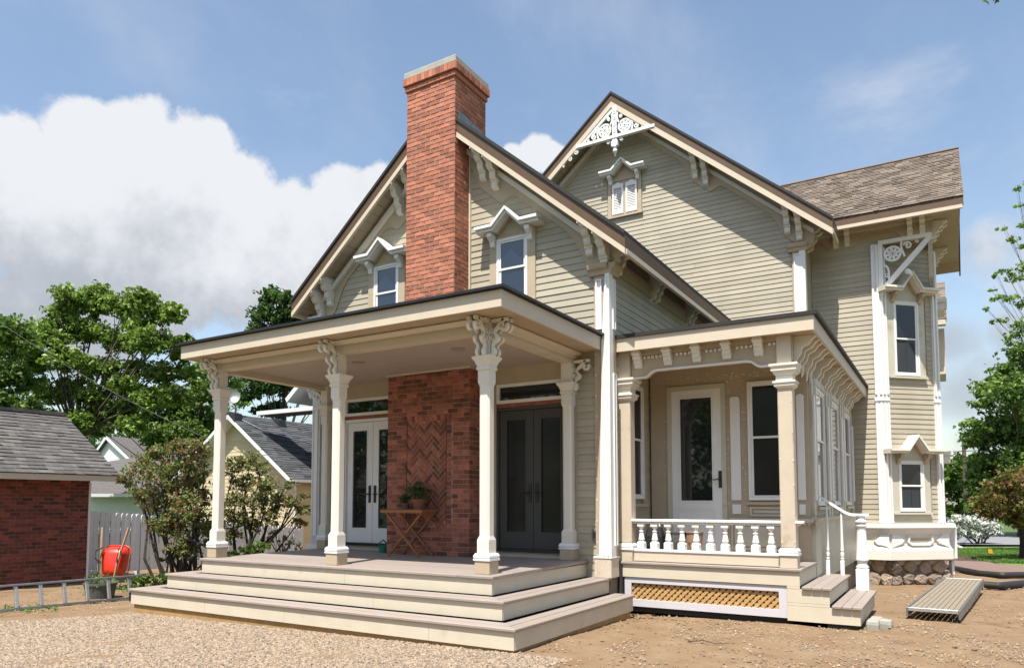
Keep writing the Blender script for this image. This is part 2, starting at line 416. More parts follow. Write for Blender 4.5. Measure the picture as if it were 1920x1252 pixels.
# ------------------------------------------------------------------ ground
def gz(x, y):
    z = .035+.016*min(max(x, -13), 3)-.018*min(max(y, 0), 14)
    if x < -8: z -= .02*min(-8-x, 10)*min(max((y-5)/6, 0), 1)
    return z
def sheet(name, xs, ys, m_, dz=0, bumpy=0, kind='structure', poly=None):
    nx, ny = len(xs), len(ys); v = []
    for y in ys:
        for x in xs:
            q = bumpy*(math.sin(x*2.1+y*1.3)*.4+math.sin(x*5.3-y*4.1)*.25+random.uniform(-.5, .5)*.5)
            v.append((x, y, gz(x, y)+dz+q))
    f = [(j*nx+i, j*nx+i+1, (j+1)*nx+i+1, (j+1)*nx+i) for j in range(ny-1) for i in range(nx-1)]
    me = bpy.data.meshes.new(name); me.from_pydata(v, [], f); me.materials.append(MATS[m_])
    me.polygons.foreach_set('use_smooth', [True]*len(f))
    o = bpy.data.objects.new(name, me); COL.objects.link(o); o['kind'] = kind; return o
lin = lambda a, b, n: [a+(b-a)*i/(n-1) for i in range(n)]
sheet('ground', [-600, -150, -60]+lin(-30, 12, 8)+[60, 200, 600], [-300, -60, -20]+lin(-10, 30, 9)+[60, 200, 900], 'far_ground', -.05)
sheet('dirt_yard', lin(-20, 14, 220), lin(-9, 15.2, 170), 'dirt', 0, .024)
# ------------------------------------------------------------------ the house
H = thing('house', (-1.5, 7, 0), 'large two gabled Victorian house in sage clapboard with white gingerbread and tall brick chimney', 'house')
W = 3.32; FA = FY(W)
AX, AZ, SL = -3.22, 8.12, .855
zA = lambda x: AZ-SL*abs(x-AX)
def part(mb, name, m_, bevel=0, smooth=False, parent=None, kind=None, label=None):
    o = mb.build(name, m_, parent or H, smooth, bevel)
    if kind: o['kind'] = kind
    if label: o['label'] = label
    return o
# walls behind the boards
b = MB()
for x0, x1 in ((-6.25, -5.52), (-4.2, -2.28), (-.96, -.37)): b.fb(FA, x0, x1, .05, 3.44, -.2, -.006)
b.prism(FA, [(-6.25, 3.44), (-.37, 3.44), (-.37, zA(-.37)-.3), (AX, AZ-.3), (-6.25, zA(-6.25)-.3)], -.2, -.006)
b.box(-.57, -.375, 3.52, 9.6, .05, 5.47); b.box(-6.25, -6.05, 3.52, 9.6, .05, 5.47)
part(b, 'wall', 'siding')
b = MB()
for x0, x1 in ((-5.6, -4.1), (-2.4, -.8)): b.box(x0, x1, 3.75, 5.5, .7, 3.6)
part(b, 'room_interior', 'interior')
b = MB(); zG = lambda x: 11.2-SL*abs(x+2.68); FG = FY(9.6)
b.prism(FG, [(-6.7, 0), (1.33, 0), (1.33, zG(1.33)-.3), (-2.68, 10.9), (-6.7, zG(-6.7)-.3)], -.2, -.006)
b.box(1.13, 1.36, 9.8, 10.5, 0, 7.3)
F2 = FY(10.5); FC = Fr((2.65, 10.5, 0), (1, 1, 0), (1, -1, 0)); CL = .98*math.sqrt(2)
b.fb(F2, 1.2, 2.65, .3, 7.5, -.2, -.006); b.fb(FC, .0, CL, .3, 7.02, -.2, -.006)
b.box(3.45, 3.624, 11.48, 13.6, .3, 7.5)
b.box(3.2, 3.624, 13.6, 18, .3, 5.3)
part(b, 'wall', 'siding')

# ---- clapboards
oc = 1.28; wcs = (AX-.02-oc, AX-.02+oc)
holesA = [(c-.39, c+.39, 4.5, 5.95) for c in wcs]+[(-3.79, -2.77, 3.3, 9)]
boards('boards', FA, 3.46, 8.0, lambda t: cut([(max(-6.2, AX-(AZ-.42-t)/SL), min(-.55, AX+(AZ-.42-t)/SL))], holesA, t) if t < AZ-.45 else [])
boards('boards', FA, .5, 3.46, lambda t: [(-6.02, -5.62), (-.87, -.55)])
boards('boards', FG, 3.7, 10.8, lambda t: cut([(max(-6.6, -2.68-(10.78-t)/SL), min(1.12, -2.68+(10.78-t)/SL))], [(-3.0, -2.12, 8.34, 9.3)], t) if t < 10.7 else [])
boards('boards', F2, 1.13, 7.05, lambda t: [(1.37, 2.54)])
holesC = [(.2, 1.12, 4.17, 5.82), (.2, 1.12, 1.33, 2.5)]
boards('boards', FC, 1.13, 6.95, lambda t: cut([(.13, CL-.13)], holesC, t))
boards('boards', FX(-.37), .8, 5.4, lambda t: cut([(3.5, 9.6)], [(4.0, 4.72, 1.5, 3.5)], t))
boards('boards', FX(3.63), 1.1, 5.4, lambda t: [(11.5, 13.6)])
flush('boards', 'siding_board', 'siding', H)

# ---- roofs of the two gables
def gable_roof(ax, az, hw, y0, y1, wall_y, brk, yr=None):
    ys = y0; e = lambda x: az-SL*abs(x-ax)
    for sgn in (-1, 1):
        X = ax+sgn*hw; zt = az-SL*hw
        ye = yr if (yr and sgn > 0) else y1
        if ye != y1:
            q = MB(); xx = X-.8; q.prism(WORLD, [(ax, az), (xx, e(xx)), (xx, e(xx)-.2), (ax, az-.2)], -y1, -ye); part(q, 'roof', 'membrane')
        top = MB(); top.prism(WORLD, [(ax, az), (X, zt), (X, zt-.06), (ax, az-.06)], -ye, -(y0-.025)); part(top, 'roof', 'membrane')
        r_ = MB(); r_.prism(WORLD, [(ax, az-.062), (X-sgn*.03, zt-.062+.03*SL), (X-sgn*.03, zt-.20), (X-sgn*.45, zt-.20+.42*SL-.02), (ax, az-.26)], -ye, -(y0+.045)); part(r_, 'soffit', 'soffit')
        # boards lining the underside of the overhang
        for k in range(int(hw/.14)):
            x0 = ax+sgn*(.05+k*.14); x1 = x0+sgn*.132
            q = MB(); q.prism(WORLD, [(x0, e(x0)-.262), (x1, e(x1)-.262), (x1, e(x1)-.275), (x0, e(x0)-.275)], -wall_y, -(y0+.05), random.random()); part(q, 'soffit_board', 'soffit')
        f = MB(); f.prism(WORLD, [(ax, az-.062), (X, zt-.062), (X, zt-.245), (ax, az-.245)], -(y0+.04), -y0); o = part(f, 'rake_board', 'fascia_brown')
        f = MB(); f.prism(WORLD, [(ax, az-.247), (X, zt-.247), (X, zt-.335 if hw < 4 else zt-.37), (ax, az-.335 if hw < 4 else az-.39)], -(y0+.05), -(y0-.006)); part(f, 'rake_moulding', 'cream')
        f = MB(); f.box(min(X, X-sgn*.03), max(X, X-sgn*.03), y0+.045, ye, zt-.245, zt-.062); part(f, 'eave_board', 'fascia_brown')
        f = MB(); f.box(min(X+sgn*.012, X-sgn*.04), max(X+sgn*.012, X-sgn*.04), y0+.05, ye, zt-.32, zt-.247); part(f, 'eave_moulding', 'cream')
        fr = FY(wall_y)
        # frieze following the rake, deeper under each pair of corbels
        pts = []; lowp = []
        for k in range(61):
            s = .02+(hw-.42)*k/60; x = ax+sgn*s; pts.append((x, e(x)-.27))
            dep = .60
            for c in brk:
                dd = abs(s-c)
                if dd < .20: dep = max(dep, .90)
                elif dd < .52: dep = max(dep, .60+.30*(1-math.sin((dd-.20)/.32*math.pi/2)))
            lowp.append((x, e(x)-dep))
        q = MB(); q.prism(fr, pts+lowp[::-1], .0, .032); part(q, 'frieze', 'tan_plain')
        q = MB(); q.prism(fr, [(pts[0][0], pts[0][1]-.12), (pts[-1][0], pts[-1][1]-.12), (pts[-1][0], pts[-1][1]-.22), (pts[0][0], pts[0][1]-.22)], .034, .10); part(q, 'frieze_moulding', 'cream_post')
        for c in brk:
            for dx in (-.115, .115):
                x = ax+sgn*(c+dx); corbel(fr, x, e(x)-.25, .11, 1.12 if hw < 4 else 1.35)
def corbel(fr, s, t, wd=.085, k=1.0, name='corbel', m_='cream_post', parent=None):
    prof = [(0.06, 0), (0.06, .33), (-.06, .33), (-.09, .30), (-.10, .25), (-.15, .245), (-.19, .21), (-.20, .165), (-.27, .16), (-.30, .14), (-.31, .10), (-.40, .10), (-.42, .085), (-.43, .05), (-.45, 0)]
    q = MB(); q.extr(fr, [(t+a*k, .0+d*k) for a, d in prof], s-wd/2, s+wd/2)
    q.fb(fr, s-wd/2-.012, s+wd/2+.012, t-.06*k, t-.025*k, 0, .345*k); q.fb(fr, s-wd/2-.01, s+wd/2+.01, t-.33*k, t-.30*k, 0, .115*k)
    return part(q, name, m_, parent=parent)
gable_roof(AX, AZ, 3.275, 2.93, 9.55, W, (.86, 2.72))
gable_roof(-2.68, 11.2, 4.65, 9.1, 12.2, 9.6, (1.95, 3.86), 9.93)
# side eave brackets of the front gable
for Y in (3.42, 3.62, 5.12, 5.32, 7.05, 7.25):
    corbel(FX(-.37), Y, 5.34, .09, .95, 'eave_bracket')
b = MB(); b.fb(FX(-.37), 3.33, 9.5, 4.95, 5.12, 0, .03); b.fb(FX(-.37), 3.33, 9.5, 5.06, 5.13, .03, .07); part(b, 'frieze', 'tan_plain')

# ---- windows
def hood(fr, c, hw, kn, zh, zp, parent, drop=.28, m_='white', th=.085, pedm='tan_plain'):
    pts = [(c-hw, zh), (c-kn, zh), (c, zp), (c+kn, zh), (c+hw, zh)]
    q = MB(); q.ribbon(fr, pts, th*.55, .0, drop); q.ribbon(fr, [(a, t-th*.5) for a, t in pts], th*.6, .0, drop-.05)
    part(q, 'hood', m_, parent=parent)
    q = MB(); q.ribbon(fr, [(a, t-th) for a, t in pts[1:4]], th*.5, .034, .10)
    part(q, 'hood_moulding', pedm, parent=parent)
    for s in (-1, 1):
        q = MB(); q.extr(fr, [(zh-.08, 0), (zh-.08, drop-.09), (zh-.14, drop-.09), (zh-.20, .10), (zh-.27, .08), (zh-.29, .03), (zh-.29, 0)], c+s*(kn+.09)-.04, c+s*(kn+.09)+.04)
        part(q, 'hood_bracket', m_ if m_ == 'white' else 'tan_plain', parent=parent)
def window(fr, s0, s1, t0, t1, tm, glass='dark_glass', cas=.12, hd=None, m_='white', casm='tan_plain', curtain=False, sill=True):
    q = MB(); a = .04
    q.fb(fr, s0, s0+a, t0, t1, 0, .05); q.fb(fr, s1-a, s1, t0, t1, 0, .05); q.fb(fr, s0+a, s1-a, t1-a, t1, 0, .05); q.fb(fr, s0+a, s1-a, t0, t0+a, 0, .05)
    wn = part(q, 'window', m_)
    for lo, hi, d in ((tm, t1-a, .022), (t0+a, tm+.035, .010)):
        q = MB(); e = .032; x0, x1 = s0+a, s1-a
        q.fb(fr, x0, x0+e, lo, hi, 0, d+.014); q.fb(fr, x1-e, x1, lo, hi, 0, d+.014); q.fb(fr, x0+e, x1-e, hi-e, hi, 0, d+.014); q.fb(fr, x0+e, x1-e, lo, lo+e, 0, d+.014)
        part(q, 'sash', m_, parent=wn)
        q = MB(); q.fb(fr, x0+e, x1-e, lo+e, hi-e, -.002, d); part(q, 'pane', glass, parent=wn)
    if cas:
        q = MB(); top = t1+.05
        q.fb(fr, s0-cas, s0-.002, t0-.02, top, 0, .04); q.fb(fr, s1+.002, s1+cas, t0-.02, top, 0, .04)
        if hd:
            c = (s0+s1)/2; q.prism(fr, [(s0-cas, top+.002), (s1+cas, top+.002), (s1+cas, hd[2]-.05), (c+hd[1], hd[2]-.05), (c, hd[3]-.06), (c-hd[1], hd[2]-.05), (s0-cas, hd[2]-.05)], 0, .034)
        else: q.fb(fr, s0-cas, s1+cas, top+.002, top+.09, 0, .042)
        q.fb(fr, s0, s1, t1+.002, top, 0, .034)
        part(q, 'casing', casm, parent=wn)
    if sill:
        q = MB(); q.fb(fr, s0-cas-.01, s1+cas+.01, t0-.06, t0-.02, 0, .075); part(q, 'sill', casm, parent=wn)
    if hd: hood(fr, (s0+s1)/2, *hd, wn, m_='white' if casm != 'primed' else 'cream_post')
    return wn
for c in wcs: window(FA, c-.28, c+.28, 4.7, 5.73, 5.22, 'blue_glass', .135, (.56, .25, 5.89, 6.13))
window(FC, .30, .91, 4.2, 5.76, 4.96, 'dark_glass', .15, (.66, .24, 6.0, 6.33), casm='primed')
window(FC, .30, .91, 1.39, 2.43, 1.9, 'dark_glass', .15, (.66, .24, 2.64, 2.93), casm='primed')
for z0, z1 in ((4.25, 4.95), (1.45, 1.88)):
    b = MB(); b.fb(FC, .39, .60, z0, z1-.02, .0022, .0125); b.fb(FC, .62, .80, z0+.03, z1-.05, .0022, .0122)
    part(b, 'curtain', 'curtain')
# shuttered attic vent of the rear gable
c = -2.555
b = MB(); b.fb(FG, c-.42, c-.34, 8.38, 9.32, 0, .04); b.fb(FG, c+.34, c+.42, 8.38, 9.32, 0, .04); b.prism(FG, [(c-.42, 9.22), (c+.42, 9.22), (c+.42, 9.36), (c+.25, 9.36), (c, 9.57), (c-.25, 9.36), (c-.42, 9.36)], 0, .036)
b.fb(FG, c-.45, c+.45, 8.33, 8.379, 0, .07); b.fb(FG, c-.34, c+.34, 8.38, 9.22, 0, .015)
av = part(b, 'attic_vent', 'tan')
for s in (-1, 1):
    x0, x1 = sorted((c+s*.03, c+s*.31)); q = MB(); q.fb(FG, x0, x0+.045, 8.42, 9.14, .015, .05); q.fb(FG, x1-.045, x1, 8.42, 9.14, .015, .05)
    q.fb(FG, x0+.045, x1-.045, 8.42, 8.52, .015, .05); q.prism(FG, [(x0+.045, 9.05), (x1-.045, 9.05), (x1-.045, 9.14), ((x0+x1)/2, 9.185), (x0+.045, 9.14)], .015, .05)
    sh = part(q, 'shutter', 'white', parent=av)
    q = MB()
    for k in range(13):
        z = 8.53+k*.04; q.prism(Fr(FG.p(0, z, .02), (1, 0, 0), (0, -1, .55), (0, .55, 1)), [(x0+.045, 0), (x1-.045, 0), (x1-.045, .03), (x0+.045, .03)], 0, .008)
    part(q, 'louvre', 'white', parent=av)
hood(FG, c, .56, .25, 9.43, 9.66, av)

# ---- corner pilasters
def pilaster(fr, s0, s1, t0, t1, panels, base=0, cap=True, m1='tan', m2='white', d=.05):
    q = MB(); q.fb(fr, s0, s1, t0, t1, 0, d); o = part(q, 'pilaster', m1)
    for a, z in panels:
        q = MB(); e = .035; x0, x1 = s0+e, s1-e
        q.fb(fr, x0, x1, a, z, d+.001, d+.012); q.fb(fr, x0, x0+.022, a, z, d+.012, d+.03); q.fb(fr, x1-.022, x1, a, z, d+.012, d+.03)
        q.fb(fr, x0+.022, x1-.022, z-.022, z, d+.012, d+.03); q.fb(fr, x0+.022, x1-.022, a, a+.022, d+.012, d+.03)
        part(q, 'panel_moulding', m2, parent=o)
    if cap:
        q = MB(); q.extr(fr, [(t1-.12, 0), (t1-.12, d+.03), (t1-.06, d+.04), (t1-.03, d+.085), (t1+.02, d+.10), (t1+.035, d+.10), (t1+.035, 0)], s0-.07, s1+.07); part(q, 'capital', m1, parent=o)
    return o
# right corner of the front wing: front and side faces with a white corner strip
pilaster(FA, -.565, -.40, .78, 4.98, ((4.06, 4.8),), m1='tan')
pilaster(FX(-.37), 3.30, 3.47, .78, 4.98, ((.95, 3.42), (4.06, 4.8)), m1='tan')
b = MB(); b.loft([[(-.50, 3.222, .802), (-.308, 3.222, .802), (-.308, 3.40, .802), (-.50, 3.40, .802)], [(-.425, 3.222, 3.95), (-.308, 3.222, 3.95), (-.308, 3.36, 3.95), (-.425, 3.36, 3.95)], [(-.375, 3.222, 4.86), (-.308, 3.222, 4.86), (-.308, 3.36, 4.86), (-.375, 3.36, 4.86)]]); b.box(-.43, -.415, 3.205, 3.221, .81, 3.9); b.box(-.36, -.345, 3.205, 3.221, .81, 4.8); part(b, 'corner_strip', 'white')
b = MB(); b.box(-.575, -.315, 3.225, 3.52, .50, .77); part(b, 'base_block', 'tan_light', bevel=.006)
b = MB(); b.box(-.585, -.305, 3.215, 3.525, .772, .80); part(b, 'base_moulding', 'white', bevel=.006)
b = MB(); b.box(-.40, -.36, 3.3, 3.62, -.1, .5); part(b, 'foundation', 'stone_mortar')
pilaster(FA, -6.26, -6.06, .74, 4.98, ((.95, 3.3), (3.9, 4.8)), m1='fence_white')
b = MB(); b.box(-6.32, -6.0, 3.2, 3.4, .72, .80); part(b, 'base_moulding', 'white', bevel=.006)
# rear gable corner
pilaster(FG, 1.13, 1.37, 3.7, 6.9, ((3.8, 6.72),), m1='tan')
b = MB(); b.box(1.27, 1.385, 9.53, 9.7, 3.7, 6.78); part(b, 'corner_strip', 'white')
for Y in (9.72, 10.0): corbel(FX(1.36), Y, 7.42, .1, 1.25, 'eave_bracket')
# tower corners
for fr, s0, s1 in ((F2, 2.52, 2.66), (FC, -.005, .13), (FC, CL-.13, CL+.005)):
    q = MB()
    for t0, t1 in ((1.13, 3.66), (3.76, 6.95 if fr is F2 else 6.9)):
        q.fb(fr, s0, s1, t0, t1, 0, .03); q.fb(fr, s0+.006, s0+.046, t0+.03, t1-.04, .03, .062); q.fb(fr, s1-.046, s1-.006, t0+.03, t1-.04, .03, .062)
    q.fb(fr, s0-.01, s1+.01, 3.662, 3.70, 0, .055); q.fb(fr, s0-.01, s1+.01, 3.702, 3.758, 0, .04)
    part(q, 'pilaster', 'white')
q = MB(); q.fb(FX(3.63), 11.48, 11.6, 1.13, 6.9, 0, .03); part(q, 'pilaster', 'white')

# ---- fretwork
def rosette(fr, cx, cz, r, d0, d1, parent, m_='white'):
    q = MB(); ring(q, fr, cx, cz, r*.78, r*1.06, d0, d1, 24)
    for k in range(8):
        a = 2*math.pi*k/8+.2; c_, s_ = math.cos(a), math.sin(a); p = lambda rr, da: (cx+rr*math.cos(a+da), cz+rr*math.sin(a+da))
        q.prism(fr, [p(r*.84, -.12), p(r*.84, .12), p(r*.50, .40), p(r*.2, 0), p(r*.50, -.40)], d0+.004, d1-.004)
    ring(q, fr, cx, cz, r*.14, r*.26, d0, d1, 12)
    part(q, 'rosette', m_, parent=parent)
def scroll(fr, cx, cz, r, a0, turns, sgn, wd, d0, d1, parent, m_='white', tail=None):
    pts = spiral(cx, cz, r, a0, turns, sgn)
    if tail: pts = [tail]+pts
    q = MB(); q.ribbon(fr, pts, [wd*(1-.5*k/len(pts)) for k in range(len(pts))], d0, d1)
    q.prism(fr, [(pts[-1][0]+wd*.7*math.cos(t), pts[-1][1]+wd*.7*math.sin(t)) for t in [k*math.pi/4 for k in range(8)]], d0-.003, d1+.003)
    part(q, 'scroll', m_, parent=parent)
gx = -2.60; d0, d1 = .455, .495
b = MB(); b.fb(FG, gx-.055, gx+.055, 9.98, 10.83, d0-.01, d1+.015); b.fb(FG, gx-.97, gx+.97, 10.05, 10.12, d0-.02, d1+.03); b.fb(FG, gx-.08, gx+.08, 9.86, 9.98, d0-.02, d1+.03)
fw1 = part(b, 'gable_fretwork', 'white')
b = MB(); b.lathe((gx, 9.6-.475, 9.5), [(.0, .12), (.018, .14), (.02, .19), (.045, .21), (.055, .25), (.045, .29), (.02, .31), (.05, .33), (.06, .36)], 12); part(b, 'pendant', 'white', parent=fw1, smooth=True)
for k in range(4):
    b = MB(); ring(b, FG, gx, 10.22+k*.15, .018, .038, d1+.016, d1+.024, 10); part(b, 'boss', 'white', parent=fw1)
for s in (-1, 1):
    rosette(FG, gx+s*.245, 10.30, .155, d0, d1, fw1)
    b = MB(); b.ribbon(FG, [(gx+s*.06, 10.75), (gx+s*.90, 10.08)], .065, d0, d1)
    b.ribbon(FG, bez([(gx+s*.08, 10.66), (gx+s*.02, 10.5), (gx+s*.10, 10.42), (gx+s*.13, 10.38)], 8), .038, d0, d1)
    b.ribbon(FG, bez([(gx+s*.40, 10.42), (gx+s*.46, 10.30), (gx+s*.44, 10.2), (gx+s*.40, 10.12)], 8), .038, d0, d1); part(b, 'fret_rail', 'white', parent=fw1)
    scroll(FG, gx+s*.14, 10.55, .05, math.pi/2, .9, -s, .034, d0, d1, fw1)
    scroll(FG, gx+s*.52, 10.22, .07, math.pi/2, 1.1, -s, .038, d0, d1, fw1, tail=(gx+s*.44, 10.38))
    scroll(FG, gx+s*.68, 10.165, .035, math.pi/2, .9, s, .018, d0, d1, fw1)
    scroll(FG, gx+s*1.00, 9.97, .065, math.pi/2, 1.1, s, .03, d0, d1, fw1, tail=(gx+s*.82, 10.05))
    scroll(FG, gx+s*1.16, 9.84, .055, math.pi/2, 1.0, s, .026, d0, d1, fw1, tail=(gx+s*1.0, 10.03))
    scroll(FG, gx+s*1.34, 9.70, .03, math.pi/2, .9, s, .018, d0, d1, fw1, tail=(gx+s*1.24, 9.84))
    scroll(FG, gx+s*.17, 9.99, .05, math.pi/2, 1.0, s, .022, d0, d1, fw1, tail=(gx+s*.28, 10.05))
# tower fretwork in the angle of the overhang
b = MB(); d0, d1 = -.03, .02
b.fb(F2, 2.662, 3.63, 6.93, 7.01, d0-.02, d1+.02); b.fb(F2, 2.662, 2.74, 5.85, 6.928, d0-.02, d1+.02)
b.ribbon(F2, [(2.735, 5.98), (3.60, 6.94)], .10, d0-.01, d1+.01)
fw2 = part(b, 'tower_fretwork', 'white')
rosette(F2, 2.925, 6.70, .155, d0, d1, fw2)
b = MB(); b.ribbon(F2, bez([(2.75, 6.45), (2.80, 6.50), (2.84, 6.46), (2.86, 6.30), (2.84, 6.18)], 8), .036, d0, d1)
part(b, 'fret_rail', 'white', parent=fw2); b = MB(); b.ribbon(F2, bez([(3.10, 6.92), (3.06, 6.85), (3.10, 6.75), (3.14, 6.6)], 8), .036, d0, d1); part(b, 'fret_rail', 'white', parent=fw2)
scroll(F2, 3.20, 6.82, .08, math.pi*.9, 1.1, -1, .038, d0, d1, fw2); scroll(F2, 3.37, 6.87, .035, math.pi, .9, -1, .016, d0, d1, fw2)
scroll(F2, 2.79, 6.27, .045, -math.pi/2, .9, 1, .018, d0, d1, fw2)
b = MB(); b.fb(FX(3.63), 10.5, 10.58, 6.1, 6.93, -.075, .0); b.fb(FX(3.63), 10.58, 11.5, 6.93, 7.01, -.06, 0); b.ribbon(FX(3.63), [(10.56, 6.85), (11.45, 5.9)], .10, -.05, -.01); part(b, 'tower_fretwork', 'tan_plain')
b = MB(); q0 = F2.p(3.15, 6.33, -.03); b.tube([q0, q0+Vector((.02, -.02, -.03)), q0+Vector((.07, -.04, -.08)), q0+Vector((.09, -.05, -.11)), q0+Vector((.12, -.06, -.15))], [.02, .06, .05, .018, .02], 8); part(b, 'pendant', 'white', parent=fw2, smooth=True)

# ---- tower eaves, frieze, roof
b = MB(); b.fb(F2, 1.37, 3.63, 7.04, 7.5, -.1, .0)
for k in range(0): pass
top, lo = [], []
for k in range(81):
    x = 1.38+2.24*k/80; top.append((x, 7.40)); dep = 7.22
    for cc_ in (1.98, 3.36):
        dd = abs(x-cc_)
        if dd < .24: dep = 6.98
        elif dd < .52: dep = min(dep, 6.98+.24*math.sin((dd-.24)/.28*math.pi/2))
    lo.append((x, dep))
b.prism(F2, top+lo[::-1], .002, .034); part(b, 'frieze', 'tan_plain')
b = MB(); b.fb(F2, 1.38, 3.66, 7.26, 7.34, .036, .09); part(b, 'frieze_moulding', 'cream')
b = MB(); b.box(2.6, 3.63, 10.5, 11.6, 7.012, 7.038); b.box(1.5, 4.12, 9.97, 10.5, 7.30, 7.33); b.box(3.635, 4.12, 10.5, 13.9, 7.30, 7.33); part(b, 'soffit', 'soffit')
for x in (1.87, 2.09, 3.25, 3.47): corbel(F2, x, 7.38, .095, .88)
for y in (10.7, 10.95, 12.6, 12.85): corbel(FX(3.63), y, 7.3, .09, .8)
zf = lambda y: 7.45+SL*(y-9.9)
X0, X1, YR = -.5, 4.17, 11.98
b = MB()
FS = Fr((0, 9.9, 7.45), (1, 0, 0), (0, -SL, 1), Vector((0, 1, SL)).normalized()); RL = (YR-9.9)*math.sqrt(1+SL*SL)
b.prism(FS, [(1.9, 0), (X1, 0), (X1, RL), (X0, RL), (X0, RL-.02)], -.05, 0)
BS = Fr((0, 14.06, 7.45), (1, 0, 0), (0, SL, 1), Vector((0, -1, SL)).normalized()); b.prism(BS, [(X0, -.3), (X1, -.3), (X1, RL), (X0, RL)], -.05, 0)
part(b, 'roof', 'membrane')
b = MB(); b.prism(FS, [(1.2, .03), (X1-.03, .03), (X1-.03, RL-.1), (X0, RL-.1)], -.2, -.052); b.prism(BS, [(X0, -.28), (X1-.03, -.28), (X1-.03, RL), (X0, RL)], -.2, -.052); part(b, 'soffit', 'soffit')
b = MB(); b.box(1.85, X1, 9.9, 9.935, 7.27, 7.43); b.prism(FX(0), [(9.94, 7.26), (YR, zf(YR)-.2), (YR, zf(YR)-.07), (9.94, 7.42)], X1-.03, X1); b.prism(FX(0), [(14.3, 7.05), (YR, zf(YR)-.25), (YR, zf(YR)-.07), (14.3, 7.2)], X1-.03, X1); part(b, 'eave_board', 'fascia_brown')
b = MB(); b.box(1.85, X1-.02, 9.88, 9.945, 7.20, 7.268); part(b, 'eave_moulding', 'cream')
b = MB(); b.tube([(X0, YR, zf(YR)+.02), (X1+.01, YR, zf(YR)+.02)], .035, 6); part(b, 'ridge_cap', 'shingle')
def shingles(key, fr, s0, s1, t0, t1, ew=.28, eh=.125, th=.014, clip=None):
    r = 0; t = t0
    while t < t1-.02:
        h = min(eh, t1-t); s = s0-random.uniform(0, ew)*.9
        while s < s1:
            L_ = ew*random.choice((.5, .75, 1, 1, 1.25)); a, c_ = max(s, s0), min(s+L_, s1); s += L_
            if c_-a < .02: continue
            if clip and not clip((a+c_)/2, t): continue
            tn = random.random(); th_ = th*random.choice((.6, 1, 1.35)); g = .003
            def mk(_, a=a, c_=c_, t=t, h=h, tn=tn, th_=th_):
                q = MB(); v = [fr.p(a+g, t, 0), fr.p(c_-g, t, 0), fr.p(c_-g, t, th_+.004), fr.p(a+g, t, th_+.004), fr.p(a+g, t+h, 0), fr.p(c_-g, t+h, 0), fr.p(c_-g, t+h, .005), fr.p(a+g, t+h, .005)]
                q.add(v, [(0, 1, 2, 3), (3, 2, 6, 7), (0, 3, 7, 4), (1, 5, 6, 2), (4, 7, 6, 5)], tn); return q
            piece(key, fr.p((a+c_)/2, t), mk)
        t += eh
shingles('sh', FS, X0+.0, X1+.01, -.02, RL, ew=.20, eh=.098, clip=lambda s, t: 7.45+t*SL/math.sqrt(1+SL*SL)+.08 > 11.2-SL*(s+2.68))
flush('sh', 'shingle', 'shingle', H)
# parts of the house seen beyond the tower
b = MB(); RF = Fr((0, 18, 6.85), (1, 0, 0), (0, -.85, 1), Vector((0, 1, .85)).normalized()); b.prism(RF, [(2.4, 0), (3.86, 0), (3.86, 2.4), (2.4, 2.4)], -.1, 0)
shingles('sh2', RF, 3.2, 3.87, 0, 2.3); part(b, 'rear_roof', 'shingle'); flush('sh2', 'shingle', 'shingle', H, 60)
b = MB(); b.box(3.3, 3.84, 18.0, 18.3, 6.7, 6.84); b.box(3.5, 3.80, 18.6, 20.2, 5.35, 6.7); part(b, 'eave_board', 'cream')
for z in (2.6, 5.95): b = MB(); b.box(3.64, 3.85, 12.1, 12.9, z, z+.08); b.box(3.64, 3.80, 12.15, 12.85, z-.16, z); part(b, 'hood', 'white')

# ---- tower skirt and stone foundation
def offs(d): # outline of the tower base pushed out by d
    k = d*math.tan(R(22.5)); return [(1.9, 10.5-d), (2.65+k, 10.5-d), (3.63+d, 11.48-k), (3.63+d, 13.2)]
def skirt(prof, name, m_):
    rings = []
    q = MB()
    for (d0_, z0_), (d1_, z1_) in zip(prof, prof[1:]):
        A, B_ = offs(d0_), offs(d1_)
        for i in range(3): q.add([(*A[i], z0_), (*A[i+1], z0_), (*B_[i+1], z1_), (*B_[i], z1_)], [(0, 1, 2, 3)])
    return part(q, name, m_)
skirt([(.0, 1.135), (.20, 1.105), (.22, 1.09), (.22, 1.06), (.18, 1.05), (.14, .99), (.12, .97), (.12, .94)], 'water_table', 'white')
skirt([(.12, .94), (.10, .90), (.10, .70), (.13, .64), (.16, .60), (.16, .415), (.0, .41)], 'skirt', 'cream_post')
FCs = Fr((2.65+.0414+.0707, 10.5-.1-.0, 0), (1, 1, 0), (1, -1, 0))
FCs = Fr((2.65+.10*.4142, 10.4, 0), (1, 1, 0), (1, -1, 0)); CS = 1.386+2*.1*math.sin(R(22.5))
q = MB()
for s0, s1, sg in ((.04, .34, 1), (CS-.34, CS-.04, -1)):
    a, c_ = (s0, s1) if sg > 0 else (s1, s0)
    q.prism(FCs, [(a, .93), (a+sg*.16, .93), (a+sg*.20, .88), (a+sg*.30, .80), (a+sg*.24, .74), (a+sg*.12, .70), (a, .66)], .0, .035)
q.ribbon(FCs, [(.46, .90), (.44, .78), (.52, .72), (CS-.52, .72), (CS-.44, .78), (CS-.46, .90)], .045, 0, .04)
part(q, 'skirt_ornament', 'white')
q = MB(); q.fb(FCs, .50, CS-.50, .79, .85, .0, .012); part(q, 'vent_slot', 'tan_plain')
q = MB(); F3 = FY(10.4)
q.prism(F3, [(2.69, .93), (2.55, .93), (2.50, .86), (2.42, .80), (2.48, .72), (2.60, .70), (2.69, .66)], 0, .035); part(q, 'skirt_ornament', 'white')
